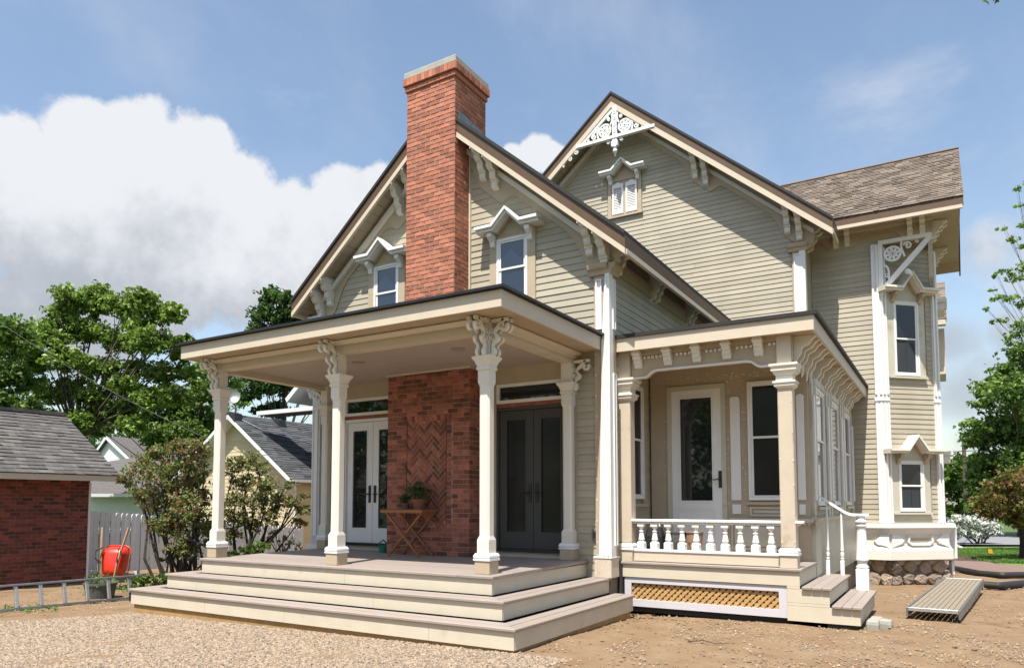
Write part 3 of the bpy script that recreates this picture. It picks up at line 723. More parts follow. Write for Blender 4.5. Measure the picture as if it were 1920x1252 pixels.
for k in range(9):
    b = MB(); b.fb(FY(10.36), 2.05+k*.07, 2.085+k*.07, .985, 1.02, 0, .03); part(b, 'dentil', 'white')
q = MB(); A = offs(-.02)
for i in range(3): q.add([(*A[i], -.3), (*A[i+1], -.3), (*A[i+1], .42), (*A[i], .42)], [(0, 1, 2, 3)])
part(q, 'foundation', 'stone_mortar')
def stones(key, fr, s0, s1, t0, t1, size=.2):
    t = t0; r = 0
    while t < t1:
        h = size*random.uniform(.8, 1.15); s = s0+random.uniform(-.1, 0)
        while s < s1:
            wd = size*random.uniform(.8, 1.6); cx, cz = s+wd/2, t+h/2+random.uniform(-.02, .02); s += wd*.98; tn = random.random(); seed = random.random()*99
            def mk(_, cx=cx, cz=cz, wd=wd, h=h, tn=tn, seed=seed):
                rr = random.Random(seed); q = MB(); n = 8; rings = []; ph = rr.uniform(0, 1)
                rad = [1.08+rr.uniform(-.24, .16) for _ in range(n)]
                for sc, d in ((1, -.03), (1, .012), (.90, .045), (.60, .062), (.2, .066)):
                    rings.append([fr.p(cx+wd*.49*sc*rad[i]*math.cos(2*math.pi*(i+ph)/n), cz+h*.49*sc*rad[i]*math.sin(2*math.pi*(i+ph)/n), d+rr.uniform(-.014, .014)) for i in range(n)])
                q.loft(rings, tn); return q
            piece(key, fr.p(cx, cz), mk)
        t += h*.95
fo = Fr((2.65, 10.52, 0), (1, 1, 0), (1, -1, 0)); stones('st', fo, .0, CL, -.14, .30, .27); stones('st', FY(10.52), 2.0, 2.66, -.14, .30, .27)
flush('st', 'foundation_stone', 'stone', H)
b = MB(); b.box(3.66, 3.86, 11.9, 12.9, .35, 1.1); b.box(3.70, 3.80, 12, 12.6, .0, .35); part(b, 'side_skirt', 'white', bevel=.05)

# ------------------------------------------------------------------ chimney
CX0, CX1, CYf, CYb = -3.765, -2.79, 2.88, 3.80
LX0, LX1 = -4.115, -2.492
core = MB(); core.box(CX0+.003, CX1-.003, CYf+.003, CYb, 3.6, 8.42); core.box(LX0+.003, LX1-.003, CYf+.003, 3.4, .72, 3.72)

CH = part(core, 'chimney', 'mortar')
FCh, SCh = FY(CYf), FX(CX1)
brick_wall('bu', FCh, CX0, CX1, 4.0, 8.41, BL=.2, BH=.074)
brick_wall('bu', FX(CX1), CYf, CYb, 4.0, 8.41, BL=.2, BH=.074)
brick_wall('bl', FCh, LX0, LX1, .73, 3.70, skip=(-3.70, -2.815, 1.23, 2.96))
brick_wall('bl', FX(LX1), CYf, 3.32, .73, 3.70)
# recessed herringbone panel with its borders
for k in range(23):
    z = 1.23+.0375+k*.074
    brick('bl', FCh, -2.868, z, 0, .09, .063, .006)
for k in range(13): brick('bl', FCh, -3.66+k*.074-.0, 2.905, 0, .10, .063, .006, ang=math.pi/2)
bw, bl_ = .066, .196
hx, hz = -3.31, 2.03; c45 = math.cos(math.pi/4)
# 3:1 herringbone: horizontals at (i+4k) steps, verticals fill
for a in range(-14, 15):
    for k in range(-6, 7):
        x0 = a*bw+k*6*bw*0+k*3*bw; y0 = a*bw-k*3*bw
        for kind in (0, 1):
            if kind == 0: cx, cz, an = x0+bl_/2, y0+bw/2, 0
            else: cx, cz, an = x0-bw/2+0*bw, y0+bw-bl_/2+bl_-bw, math.pi/2
            rx, rz = hx+(cx-cz)*c45, hz+(cx+cz)*c45
            if not (-3.70 < rx < -2.92 and 1.22 < rz < 2.88): continue
            brick('bl', FCh, rx, rz, -.001, bl_-.008, bw-.007, .003, ang=an+math.pi/4)
b = MB(); b.fb(FCh, -3.705, -3.695, 1.2, 2.87, 0, .004); b.fb(FCh, -2.925, -2.915, 1.2, 2.87, 0, .004); part(b, 'joint', 'black', parent=CH)
flush('bl', 'brick', 'brick', CH, 170); flush('bu', 'brick', 'brick_light', CH, 130)
b = MB(); b.box(CX0-.03, CX1+.03, CYf-.03, CYb+.03, 8.412, 8.50); part(b, 'corbel_course', 'brick_light', parent=CH, bevel=.012)
b = MB(); b.box(CX0-.055, CX1+.055, CYf-.055, CYb+.055, 8.504, 8.63); part(b, 'corbel_course', 'brick_light', parent=CH, bevel=.012)
for fr, s0, s1 in ((FY(CYf-.055), CX0-.05, CX1+.05), (FX(CX1+.055), CYf-.05, CYb+.05)):
    n_ = int((s1-s0)/.074)
    for k in range(n_): brick('bt', fr, s0+(k+.5)*(s1-s0)/n_, 8.567, 0, (s1-s0)/n_-.007, .118, .008)
flush('bt', 'coping_brick', 'brick_light', CH)
b = MB(); b.loft([[(CX0-.045, CYf-.045, 8.633), (CX1+.045, CYf-.045, 8.633), (CX1+.045, CYb+.045, 8.633), (CX0-.045, CYb+.045, 8.633)], [(CX0-.04, CYf-.04, 8.745), (CX1+.04, CYf-.04, 8.745), (CX1+.04, CYb+.04, 8.745), (CX0-.04, CYb+.04, 8.745)], [(CX0+.1, CYf+.1, 8.80), (CX1-.1, CYf+.1, 8.80), (CX1-.1, CYb-.1, 8.80), (CX0+.1, CYb-.1, 8.80)]])
part(b, 'chimney_cap', 'concrete', parent=CH, bevel=.01)
b = MB(); b.prism(FX(CX1+.012), [(2.97, 7.72), (3.78, 7.72), (3.78, 7.80), (2.97, 7.88)], 0, .012)
part(b, 'flashing', 'steel_dull', parent=CH)
b = MB(); b.box(-2.775, -2.745, 3.27, 3.316, 4.0, 7.4); b.box(-3.81, -3.78, 3.27, 3.316, 4.0, 7.4); part(b, 'corner_board', 'cream')

# ------------------------------------------------------------------ french doors
def lever(fr, s, t, d, sg, parent, long=.30):
    q = MB(); q.fb(fr, s-.026, s+.026, t-long/2, t+long/2, d, d+.012); q.tube([fr.p(s, t, d+.012), fr.p(s, t, d+.06), fr.p(s+sg*.02, t, d+.068), fr.p(s+sg*.09, t-.008, d+.066), fr.p(s+sg*.115, t-.002, d+.066)], [.011, .011, .011, .009, .007], 6)
    return part(q, 'handle', 'black', parent=parent)
def french(c, glass, dm, lbl):
    fr = Fr((0, W+.085, 0), (1, 0, 0), (0, -1, 0)); z0, z1 = .86, 2.985
    q = MB(); q.fb(fr, c-.63, c-.60, .84, 3.04, 0, .085); q.fb(fr, c+.60, c+.63, .84, 3.04, 0, .085); q.fb(fr, c-.60, c+.60, 2.99, 3.04, 0, .085); part(q, 'door_frame', dm)
    for s in (-1, 1):
        a, e = (c-.598, c-.004) if s < 0 else (c+.004, c+.598); q = MB(); st = .115
        q.fb(fr, a, a+st, z0, z1, .0, .045); q.fb(fr, e-st, e, z0, z1, 0, .045); q.fb(fr, a+st, e-st, z1-.13, z1, 0, .045); q.fb(fr, a+st, e-st, z0, z0+.24, 0, .045)
        dr = part(q, 'door', dm, label=lbl)
        q = MB(); g0, g1, h0, h1 = a+st, e-st, z0+.24, z1-.13
        for w_ in ((g0, g0+.018, h0, h1), (g1-.018, g1, h0, h1), (g0+.018, g1-.018, h1-.018, h1), (g0+.018, g1-.018, h0, h0+.018)): q.fb(fr, *w_, .03, .052)
        part(q, 'glazing_bead', dm, parent=dr)
        q = MB(); q.fb(fr, g0+.018, g1-.018, h0+.018, h1-.018, .012, .026); part(q, 'pane', glass, parent=dr)
        lever(fr, c+s*.06, 1.71, .045, s, dr)
    q = MB(); q.fb(fr, c-.60, c+.60, .815, .858, 0, .13); part(q, 'threshold', 'black')
    q = MB(); q.fb(FY(W), c-.66, c+.66, .72, .812, -.05, -.02); part(q, 'door_step', 'riser')
    # transom
    q = MB(); e = .05; x0, x1, a, b2 = c-.63, c+.63, 3.105, 3.41
    q.fb(FY(W), x0, x0+e, a, b2, -.06, .02); q.fb(FY(W), x1-e, x1, a, b2, -.06, .02); q.fb(FY(W), x0+e, x1-e, b2-e, b2, -.06, .02); q.fb(FY(W), x0+e, x1-e, a, a+e, -.06, .02)
    tr = part(q, 'transom_window', 'white'); q = MB(); q.fb(FY(W), x0+e, x1-e, a+e, b2-e, -.05, -.02); part(q, 'pane', 'dark_glass', parent=tr)
    q = MB(); q.fb(FY(W), c-.63, c+.63, 3.042, 3.103, -.06, -.01); part(q, 'header_strip', 'brick')
french(-4.85, 'curtain_glass' if False else 'dark_glass', 'white', None)
french(-1.63, 'screen_glass', 'screen_door', None) if 'screen_door' in MATS else (mat('screen_door', (.065, .063, .058), .6, .1), french(-1.63, 'screen_glass', 'screen_door', 'grey french door behind a dark insect screen'))
for x0, x1, z0 in ((-.995, -.87, .72), (-5.62, -5.485, .72), (-4.22, -4.12, .72), (-2.48, -2.265, .72), (-5.485, -4.22, 3.414), (-2.265, -.995, 3.414)):
    b = MB(); b.fb(FA, x0, x1, z0, 3.7, 0, .022); part(b, 'door_casing', 'tan_plain')

# ------------------------------------------------------------------ front porch
zc = 3.665
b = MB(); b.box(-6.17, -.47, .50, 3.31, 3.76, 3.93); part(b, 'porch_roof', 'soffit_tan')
b = MB(); b.box(-6.23, -.415, .435, 3.31, 3.947, 3.998); part(b, 'roof_membrane', 'membrane')
b = MB(); b.box(-6.26, -.385, .405, .434, 3.955, 3.985); b.box(-.414, -.385, .435, 3.3, 3.955, 3.985); part(b, 'drip_edge', 'black')
for x0, x1 in ((-6.196, -5.66), (-5.657, -.444)):
    b = MB(); b.box(x0, x1, .462, .495, 3.752, 3.945); part(b, 'fascia_board', 'cream')
b = MB(); b.box(-.477, -.444, .496, 3.30, 3.752, 3.945); part(b, 'fascia_board', 'cream')
b = MB(); b.box(-6.196, -6.163, .496, 3.30, 3.752, 3.945); part(b, 'fascia_board', 'cream')
PXs = (-5.975, -3.47, -1.05); PW = .20; PYf = .86
b = MB(); b.box(-5.96, -.87, .875, 1.045, 3.60, 3.757); b.extr(FY(.86), [(3.70, 0), (3.75, .0), (3.75, .10), (3.735, .10), (3.71, .05), (3.70, .02)], -5.99, -.84); part(b, 'beam', 'cream')
b = MB(); b.box(-1.04, -.87, 1.046, 3.30, 3.60, 3.757); b.extr(FX(-.86), [(3.66, 0), (3.75, .0), (3.75, .10), (3.735, .10), (3.71, .05), (3.70, .02)], 1.0, 3.3); part(b, 'beam', 'cream')
b = MB(); b.box(-5.96, -5.79, 1.046, 3.30, 3.58, 3.72); part(b, 'beam', 'cream')
for k in range(24):
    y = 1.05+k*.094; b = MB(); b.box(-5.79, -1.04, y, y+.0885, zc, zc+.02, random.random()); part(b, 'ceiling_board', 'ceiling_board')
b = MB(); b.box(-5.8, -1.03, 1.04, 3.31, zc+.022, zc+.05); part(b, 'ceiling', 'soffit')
b = MB(); b.box(LX0-.03, LX1+.03, CYf-.03, CYf-.002, zc-.03, zc-.001); b.box(LX1+.002, LX1+.03, CYf, 3.3, zc-.03, zc-.001); part(b, 'ceiling_trim', 'cream')
for x, y in ((-1.92, 1.75), (-3.75, 1.75)):
    b = MB(); b.lathe((x, y, zc-.012), [(.10, 0), (.10, .011)], 20); o = part(b, 'recessed_light', 'lamp_trim')
b = MB(); b.lathe((-4.6, 2.1, zc-.10), [(.02, 0), (.06, .02), (.07, .06), (.03, .095)], 14); part(b, 'ceiling_lamp', 'cream', smooth=True)
def oct_(cx, cy, h, c): return [(cx-h+c, cy-h), (cx+h-c, cy-h), (cx+h, cy-h+c), (cx+h, cy+h-c), (cx+h-c, cy+h), (cx-h+c, cy+h), (cx-h, cy+h-c), (cx-h, cy-h+c)]
def post(x0, yf, wd, zb, zt, full=True, m_='cream_post', blk='tan_plain', brackets=((0, -1), (1, 0))):
    cx, cy, h = x0+wd/2, yf+wd/2, wd/2-.022
    q = MB(); zs = [(zb+.245, h+.004, .001), (zb+.40, h+.004, .001), (zb+.445, h-.006, .026), (zt-.36, h-.006, .026), (zt-.31, h, .001), (zt-.17, h, .001)]
    q.loft([[(x, y, z) for x, y in oct_(cx, cy, hh, c)] for z, hh, c in zs]); sh = part(q, 'porch_post', m_)
    q = MB(); q.box(x0-.004, x0+wd+.004, yf-.004, yf+wd+.004, zb, zb+.155); part(q, 'base_block', blk, parent=sh, bevel=.004)
    q = MB(); q.lathe((cx, cy, zb), [(wd/2+.016, .157), (wd/2+.016, .18), (wd/2+.004, .182), (wd/2+.004, .19), (wd/2+.014, .192), (wd/2+.014, .215), (wd/2-.002, .243)], sq=1); part(q, 'base_moulding', 'white', parent=sh)
    q = MB(); q.lathe((cx, cy, zt), [(h, -.168), (h+.014, -.155), (h+.014, -.125), (h+.006, -.12), (h+.028, -.06), (h+.05, -.03), (h+.058, 0), (h+.005, .002)], sq=1); part(q, 'capital', m_, parent=sh)
    q = MB(); q.box(cx-h+.012, cx+h-.012, cy-h+.012, cy+h-.012, zt+.003, 3.599); part(q, 'block', m_, parent=sh)
    return sh, cx, cy, h
def sbracket(o, n, sh, zt, zs=3.75, reach=.30, wd=.042, dbl=True):
    reach *= .88
    """scrolled bracket rising from the capital to the soffit; n is its outward direction"""
    n = Vector((*n, 0)); u = n; side = Vector((-n.y, n.x, 0))
    for off in ((-.046, .046) if dbl else (0,)):
        fr = Fr(o+side*off, u, side)
        H_ = zs-zt
        out = bez([(.03, .0), (.10, .12*H_), (.01, .22*H_), (.05, .33*H_)], 6)+bez([(.06, .36*H_), (.19, .46*H_), (.02, .56*H_), (.08, .70*H_)], 6)[1:]+bez([(.09, .73*H_), (.17, .82*H_), (reach*.6, .84*H_), (reach*.78, .97*H_)], 6)[1:]
        q = MB(); q.ribbon(fr, out, [.042+.016*math.sin(k*1.0) for k in range(len(out))], -wd/2, wd/2)
        q.ribbon(fr, [(.02, H_-.022), (reach, H_-.022)], .04, -wd/2, wd/2)
        q.ribbon(fr, spiral(reach-.055, H_-.11, .055, .6, .9, -1, 10), .034, -wd/2, wd/2)
        part(q, 'scroll_bracket', 'cream_post', parent=sh)
        q = MB(); q.ribbon(fr, spiral(.045, .46*H_, .035, math.pi/2, .9, 1, 8), .02, -.015, .015); q.ribbon(fr, spiral(.04, .66*H_, .035, math.pi/2, .9, 1, 8), .02, -.015, .015); q.ribbon(fr, [(.0, .0), (.0, H_)], .02, -.02, .02)
        part(q, 'fret_scroll', 'cream_post', parent=sh)
for i, x0 in enumerate(PXs):
    sh, cx, cy, h = post(x0, PYf, PW, .718, 3.31)
    sbracket(Vector((cx, cy-h, 3.313)), (0, -1), sh, 3.313, 3.75, .30)
    if i == 2: sbracket(Vector((cx+h, cy, 3.313)), (1, 0), sh, 3.313, 3.75, .28)
    if i == 0: sbracket(Vector((cx-h, cy, 3.313)), (-1, 0), sh, 3.313, 3.75, .2)
for x0 in (-1.06, -5.93):
    sh, cx, cy, h = post(x0, 3.11, .20, .735, 3.31, blk='tan_plain')
    sg = 1 if x0 > -3 else -1
    q = MB(); q.box(x0+.02, x0+.18, 3.13, 3.3, 3.313, 3.7); part(q, 'block', 'cream_post', parent=sh)
    sbracket(Vector((cx+sg*h, cy, 3.20)), (sg, 0), sh, 3.313, 3.75, .30, dbl=False)
# ---- deck and steps
TR = .35
def board_z(x, y): return .717+.018*max(0, y-.9)/2.4
for k in range(17):
    y0_ = .70+k*.154; y1_ = y0_+.149
    cuts = [-5.95]+sorted(random.sample([-5, -4.2, -3.4, -2.6, -1.8, -1.2], 2))+[-.70]
    for a, c_ in zip(cuts, cuts[1:]):
        q = MB(); tn = random.random(); zz = board_z(0, y0_)
        v = []
        q.box(a+.0012, c_-.0012, y0_, y1_, zz-.035, zz, tn); part(q, 'deck_board', 'deck', bevel=.006 if k == 0 else 0)
STEP = [(.289, 0, 0, -6.63), (.499, .35, -.35, -6.28)]
for z, y0_, xr, xl in STEP:
    for r in range(3):
        wd = .146; o_ = r*.150
        if o_+wd > TR+.06: continue
        q = MB(); a, e = o_, o_+wd
        q.add([(xl+a, y0_+a, z-.035), (xr-a, y0_+a, z-.035), (xr-e, y0_+e, z-.035), (xl+e, y0_+e, z-.035), (xl+a, y0_+a, z), (xr-a, y0_+a, z), (xr-e, y0_+e, z), (xl+e, y0_+e, z)], [(0, 1, 2, 3), (4, 7, 6, 5), (0, 4, 5, 1), (1, 5, 6, 2), (2, 6, 7, 3), (3, 7, 4, 0)], random.random())
        part(q, 'tread_board', 'deck', bevel=.007 if r == 0 else 0)
        for sg, X in ((1, xr), (-1, xl)):
            q = MB(); A, E_ = X-sg*a, X-sg*e
            q.add([(A, y0_+a, z-.035), (A, 3.31, z-.035), (E_, 3.31, z-.035), (E_, y0_+e, z-.035), (A, y0_+a, z), (A, 3.31, z), (E_, 3.31, z), (E_, y0_+e, z)], [(0, 1, 2, 3), (4, 7, 6, 5), (0, 4, 5, 1), (1, 5, 6, 2), (2, 6, 7, 3), (3, 7, 4, 0)], random.random())
            part(q, 'tread_board', 'deck', bevel=.007 if r == 0 else 0)
RIS = [(.068, .253, .03, -.03, -6.60), (.292, .463, .38, -.38, -6.25), (.502, .681, .73, -.73, -5.92)]
for i, (z0, z1, y0_, xr, xl) in enumerate(RIS):
    cuts = [[xl, -4.9, -3.35, -1.1, xr], [xl, -5.55, -2.2, xr], [xl, -3.0, xr]][i]
    for a, c_ in zip(cuts, cuts[1:]):
        q = MB(); q.box(a+.0015, c_-.0015, y0_, y0_+.02, z0, z1); part(q, 'riser_board', 'riser')
    q = MB(); q.box(xr-.02, xr, y0_+.021, 3.30, z0, z1); part(q, 'riser_board', 'riser')
    q = MB(); q.box(xl, xl+.02, y0_+.021, 3.30, z0, z1); part(q, 'riser_board', 'riser')
q = MB(); q.box(-6.56, -.06, .06, .10, -.15, .066); q.box(-.10, -.06, .10, 3.28, -.1, .066); q.box(-6.56, -6.52, .1, 3.28, -.15, .066); part(q, 'sill_timber', 'timber')
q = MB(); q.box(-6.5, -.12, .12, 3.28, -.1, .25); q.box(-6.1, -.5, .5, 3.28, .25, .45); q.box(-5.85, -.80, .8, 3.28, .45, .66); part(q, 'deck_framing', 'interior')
for x, z, y in ((-.59, 1.10, 3.275), (-5.80, 1.12, 3.275)):
    q = MB(); q.box(x-.04, x+.04, y, y+.03, z-.085, z+.085); o = part(q, 'outlet_cover', 'steel_dull', bevel=.008); q = MB(); q.box(x-.015, x+.02, y-.012, y-.001, z-.05, z+.045); part(q, 'flap', 'black', parent=o)

# ------------------------------------------------------------------ side porch
b = MB(); b.box(-.33, 2.33, 3.52, 10.48, 3.80, 3.93); part(b, 'porch_roof', 'soffit_tan')
b = MB(); b.box(-.33, 2.40, 3.46, 10.48, 3.947, 3.998); part(b, 'roof_membrane', 'membrane')
b = MB(); b.box(-.33, 2.355, 3.49, 3.522, 3.755, 3.945); part(b, 'fascia_board', 'cream')
b = MB(); b.box(2.323, 2.355, 3.523, 10.47, 3.755, 3.945); part(b, 'fascia_board', 'cream')
b = MB(); b.box(-.33, 2.32, 3.523, 3.70, 3.765, 3.785); b.box(2.05, 2.32, 3.70, 10.4, 3.765, 3.785); part(b, 'soffit', 'soffit_tan')
b = MB(); b.box(-.33, 2.0, 3.80, 4.94, 3.70, 3.72); part(b, 'ceiling', 'soffit_tan')
def shaped_frieze(fr, s0, s1, zb, zr, zt, e, m_='tan_plain', beamd=.06):
    low = [(s0, zb), (s0+e*.7, zb)]+bez([(s0+e*.7, zb), (s0+e, zb+.01), (s0+e-.02, zr-.01), (s0+e+.10, zr)], 6)[1:]
    low += [(s1-(x-s0), z) for x, z in low[::-1]]
    q = MB(); q.prism(fr, low+[(s1, zt), (s0, zt)], -beamd, 0); o = part(q, 'frieze', m_)
    q = MB(); q.ribbon(fr, [(x, z+.012) for x, z in low], .03, .002, .035); part(q, 'frieze_moulding', 'cream_post', parent=o)
    return o
FP = FY(3.74)
shaped_frieze(FP, -.18, 1.87, 3.37, 3.46, 3.76, .30)
q = MB(); q.fb(FP, -.20, 1.88, 3.70, 3.763, .002, .06); part(q, 'frieze_moulding', 'tan_plain')
for x in (-.06, .385, .80, 1.215, 1.635): corbel(FP, x, 3.745, .115, .5, name='corbel', m_='cream_post')
x = -.16
for k in range(34):
    s = -.165+k*.06
    if any(abs(s+.015-q_) < .085 for q_ in (-.06, .385, .80, 1.215, 1.635)): continue
    q = MB(); q.fb(FP, s, s+.034, 3.655, 3.69, .0, .03); part(q, 'dentil', 'white')
def porch2_post(x0, yf, wd, side=True):
    h = wd/2; cx, cy = x0+h, yf+h; zb = .718
    q = MB(); q.box(x0, x0+wd, yf, yf+wd, zb+.26, 3.13); sh = part(q, 'porch_post', 'tan_light', bevel=.01)
    q = MB(); q.box(x0-.014, x0+wd+.014, yf-.014, yf+wd+.014, zb, zb+.16); part(q, 'base_block', 'tan_light', parent=sh, bevel=.004)
    q = MB(); q.lathe((cx, cy, zb), [(h+.03, .162), (h+.03, .19), (h+.018, .192), (h+.018, .20), (h+.026, .202), (h+.026, .225), (h+.004, .255)], sq=1); part(q, 'base_moulding', 'white', parent=sh)
    q = MB(); q.lathe((cx, cy, 0), [(h+.002, 3.06), (h+.035, 3.09), (h+.035, 3.125), (h+.05, 3.13), (h+.05, 3.155), (h+.012, 3.16), (h+.012, 3.235), (h+.03, 3.24), (h+.05, 3.285), (h+.065, 3.29), (h+.065, 3.325), (h+.085, 3.35), (h+.085, 3.38), (h, 3.382)], sq=1); part(q, 'capital', 'cream_post', parent=sh)
    q = MB(); q.box(x0+.004, x0+wd-.004, yf+.004, yf+wd-.004, 3.384, 3.76); part(q, 'block', 'cream', parent=sh)
    return sh
porch2_post(1.865, 3.66, .185); porch2_post(-.365, 3.66, .185)
# deck
for k in range(9):
    y0_ = 3.58+k*.152; q = MB(); q.box(-.33, 2.12, y0_, y0_+.148, .682, .717, random.random()); part(q, 'deck_board', 'deck', bevel=.006 if k == 0 else 0)
for z, xr, xl in ((.499, 2.466, 2.115), (.289, 2.805, 2.46)):
    for k in range(3):
        q = MB(); w_ = (xr-xl)/3; q.box(xl+k*w_+.0015, xl+(k+1)*w_-.0015, 3.57 if z > .4 else 3.56, 5.68, z-.035, z, random.random()); part(q, 'tread_board', 'deck', bevel=.006)
q = MB(); q.box(-.3, 2.09, 3.61, 3.63, .50, .68); part(q, 'riser_board', 'riser')
q = MB(); q.box(1.935, 2.435, 3.612, 3.632, .292, .497 if 0 else .463); part(q, 'riser_board', 'riser')
q = MB(); q.box(1.935, 2.09, 3.610, 3.630, .466, .498); part(q, 'riser_board', 'riser')
q = MB(); q.box(1.935, 2.775, 3.607, 3.627, .06, .252); part(q, 'riser_board', 'riser')
q = MB(); q.box(1.935, 2.435, 3.609, 3.629, .255, .289); part(q, 'riser_board', 'riser')
for X, z0, z1 in ((2.09, .50, .68), (2.435, .292, .463), (2.775, .06, .252)):
    q = MB(); q.box(X-.02, X, 3.635, 5.62, z0, z1); part(q, 'riser_board', 'riser')
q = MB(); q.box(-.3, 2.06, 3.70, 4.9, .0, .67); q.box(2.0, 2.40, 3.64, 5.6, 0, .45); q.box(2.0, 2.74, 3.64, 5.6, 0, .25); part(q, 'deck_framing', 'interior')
# lattice panel
x0, x1, z0, z1 = -.28, 1.93, .085, .492
q = MB(); q.box(x0, x1, 3.63, 3.66, z1-.075, z1); q.box(x0, x1, 3.63, 3.66, z0, z0+.10); q.box(x0, x0+.10, 3.63, 3.66, z0+.10, z1-.075); q.box(x1-.10, x1, 3.63, 3.66, z0+.10, z1-.075)
part(q, 'lattice_frame', 'lilac_white')
a0, a1, b0_, b1_ = x0+.09, x1-.09, z0+.09, z1-.065
for ly, sg in ((3.665, 1), (3.675, -1)):
    k = a0-.5
    while k < a1+.4:
        pts = []
        for t in range(0, 41):
            z = b0_+(b1_-b0_)*t/40; x = k+sg*(z-b0_)+(0 if sg > 0 else (b1_-b0_))
            if a0 <= x <= a1: pts.append((x, z))
        if len(pts) > 2:
            q = MB(); q.ribbon(FY(ly), [pts[0], pts[-1]], .038, -.004, .004); part(q, 'lattice_slat', 'lattice')
        k += .088
# railing
q = MB(); q.box(-.33, 2.14, 3.665, 3.815, 1.285, 1.325); q.box(-.33, 2.10, 3.685, 3.79, 1.262, 1.284)
rl = part(q, 'top_rail', 'white', bevel=.012)
q = MB(); q.box(-.17, 1.86, 3.68, 3.80, .862, .895); part(q, 'bottom_rail', 'white', bevel=.006)
q = MB(); q.box(-.17, 1.86, 3.695, 3.785, .728, .86); part(q, 'bottom_rail', 'cream')
q = MB(); cx, cy = -.055, 3.735
q.lathe((cx, cy, .895), [(0.0521, 0), (0.0521, .085), (0.0422, .105), (0.0273, .115)], sq=1)
q.lathe((cx, cy, .895), [(0.0223, .112), (0.0372, .122), (0.0446, .135), (0.0446, .15), (0.0409, .155), (0.0298, .235), (0.0285, .245), (0.0372, .25), (0.0372, .262), (0.0211, .27), (0.0198, .285), (0.0322, .30), (0.0422, .315), (0.0446, .325)], 14)
q.lathe((cx, cy, .895), [(0.0471, .325), (0.0471, .367)], sq=1)
bal = part(q, 'baluster', 'white')
for k in range(1, 10): copy_part(bal, (k*.1988, 0, 0), H)
# stair rail
NX, NY = 2.635, 5.56
q = MB(); q.lathe((NX, NY, .289), [(.085, 0), (.085, .30), (.078, .315)], sq=1); nw = part(q, 'newel_post', 'white', bevel=.006)
q = MB(); q.lathe((NX, NY, .289), [(.07, .305), (.085, .33), (.088, .345), (.07, .365), (.066, .42), (.088, .43), (.088, .45), (.080, .48), (.062, .86), (.060, .92), (.070, .925), (.08, .935), (.066, .955), (.06, .965), (.06, .98)], 24); part(q, 'turned_shaft', 'white', parent=nw, smooth=True)
q = MB(); q.lathe((NX, NY, .289), [(.05, .975), (.082, .985), (.088, 1.0), (.05, 1.03), (.05, 1.07), (.07, 1.085)], 24); part(q, 'cap', 'white', parent=nw, smooth=True)
pts = [(2.03, NY, 1.68), (2.12, NY, 1.63), (2.32, NY, 1.49), (2.43, NY, 1.415), (2.50, NY, 1.388), (2.60, NY, 1.383), (2.74, NY, 1.383)]
q = MB(); q.loft([[(x-.0, y-.032, z-.018), (x, y+.032, z-.018), (x, y+.026, z+.02), (x, y-.026, z+.02)] for x, y, z in pts]); part(q, 'hand_rail', 'white')
for x, zt in ((2.175, 1.57), (2.372, 1.43)):
    q = MB(); c3 = (x, NY, .499); q.lathe(c3, [(.026, 0), (.026, .20), (.02, .215)], sq=1)
    hh = zt-.499
    q.lathe(c3, [(.016, .21), (.028, .24), (.012, .26), (.025, .275), (.027, .31), (.014, .345), (.024, .355), (.024, .37), (.021, .40), (.013, hh)], 10); part(q, 'stair_baluster', 'white')

# ------------------------------------------------------------------ enclosed vestibule
VX = 2.04; FV = FY(4.95); FS2 = FX(VX)
q = MB(); q.fb(FV, -.33, VX, .72, 3.76, -.1, 0); q.fb(FS2, 5.051, 10.49, .72, 3.76, -.1, -.001); part(q, 'vestibule_wall', 'tan')
q = MB(); q.fb(FX(2.10), 5.0, 10.45, .40, 1.30, -.1, 0); part(q, 'side_skirt', 'primed')
q = MB(); q.extr(FX(2.10), [(1.30, -.06), (1.36, -.05), (1.335, .05), (1.31, .05), (1.25, .012), (1.25, 0), (1.30, 0)], 4.96, 10.45); part(q, 'water_table', 'primed')
q = MB(); q.fb(FX(2.05), 5.0, 10.4, -.15, .40, -.3, 0); part(q, 'foundation', 'stone_mortar')
# door
q = MB(); q.fb(FV, -.05, .02, .76, 3.40, 0, .03); q.fb(FV, .80, .87, .76, 3.40, 0, .03); q.fb(FV, .02, .80, 3.33, 3.40, 0, .03); part(q, 'door_frame', 'primed')
q = MB(); a, e, g0, g1, h0, h1 = .022, .798, .145, .675, 1.575, 3.215
q.fb(FV, a, g0, .80, 3.328, 0, .022); q.fb(FV, g1, e, .80, 3.328, 0, .022); q.fb(FV, g0, g1, h1, 3.328, 0, .022); q.fb(FV, g0, g1, .80, h0, 0, .022)
dr = part(q, 'door', 'white', label='white side porch door with one tall glass pane')
q = MB()
for w_ in ((g0, g0+.02, h0, h1), (g1-.02, g1, h0, h1), (g0+.02, g1-.02, h1-.02, h1), (g0+.02, g1-.02, h0, h0+.02)): q.fb(FV, *w_, .023, .034)
for w_ in ((.12, .70, 1.44, 1.455), (.12, .70, .93, .945), (.12, .135, .945, 1.44), (.685, .70, .945, 1.44)): q.fb(FV, *w_, .0222, .032)
part(q, 'door_moulding', 'white', parent=dr)
q = MB(); q.fb(FV, g0+.02, g1-.02, h0+.02, h1-.02, .005, .012); part(q, 'pane', 'dark_glass', parent=dr)
lever(FV, .775, 1.92, .023, -1, dr, .26)
q = MB(); q.fb(FV, -.03, .85, .72, .795, 0, .05); part(q, 'threshold', 'black')
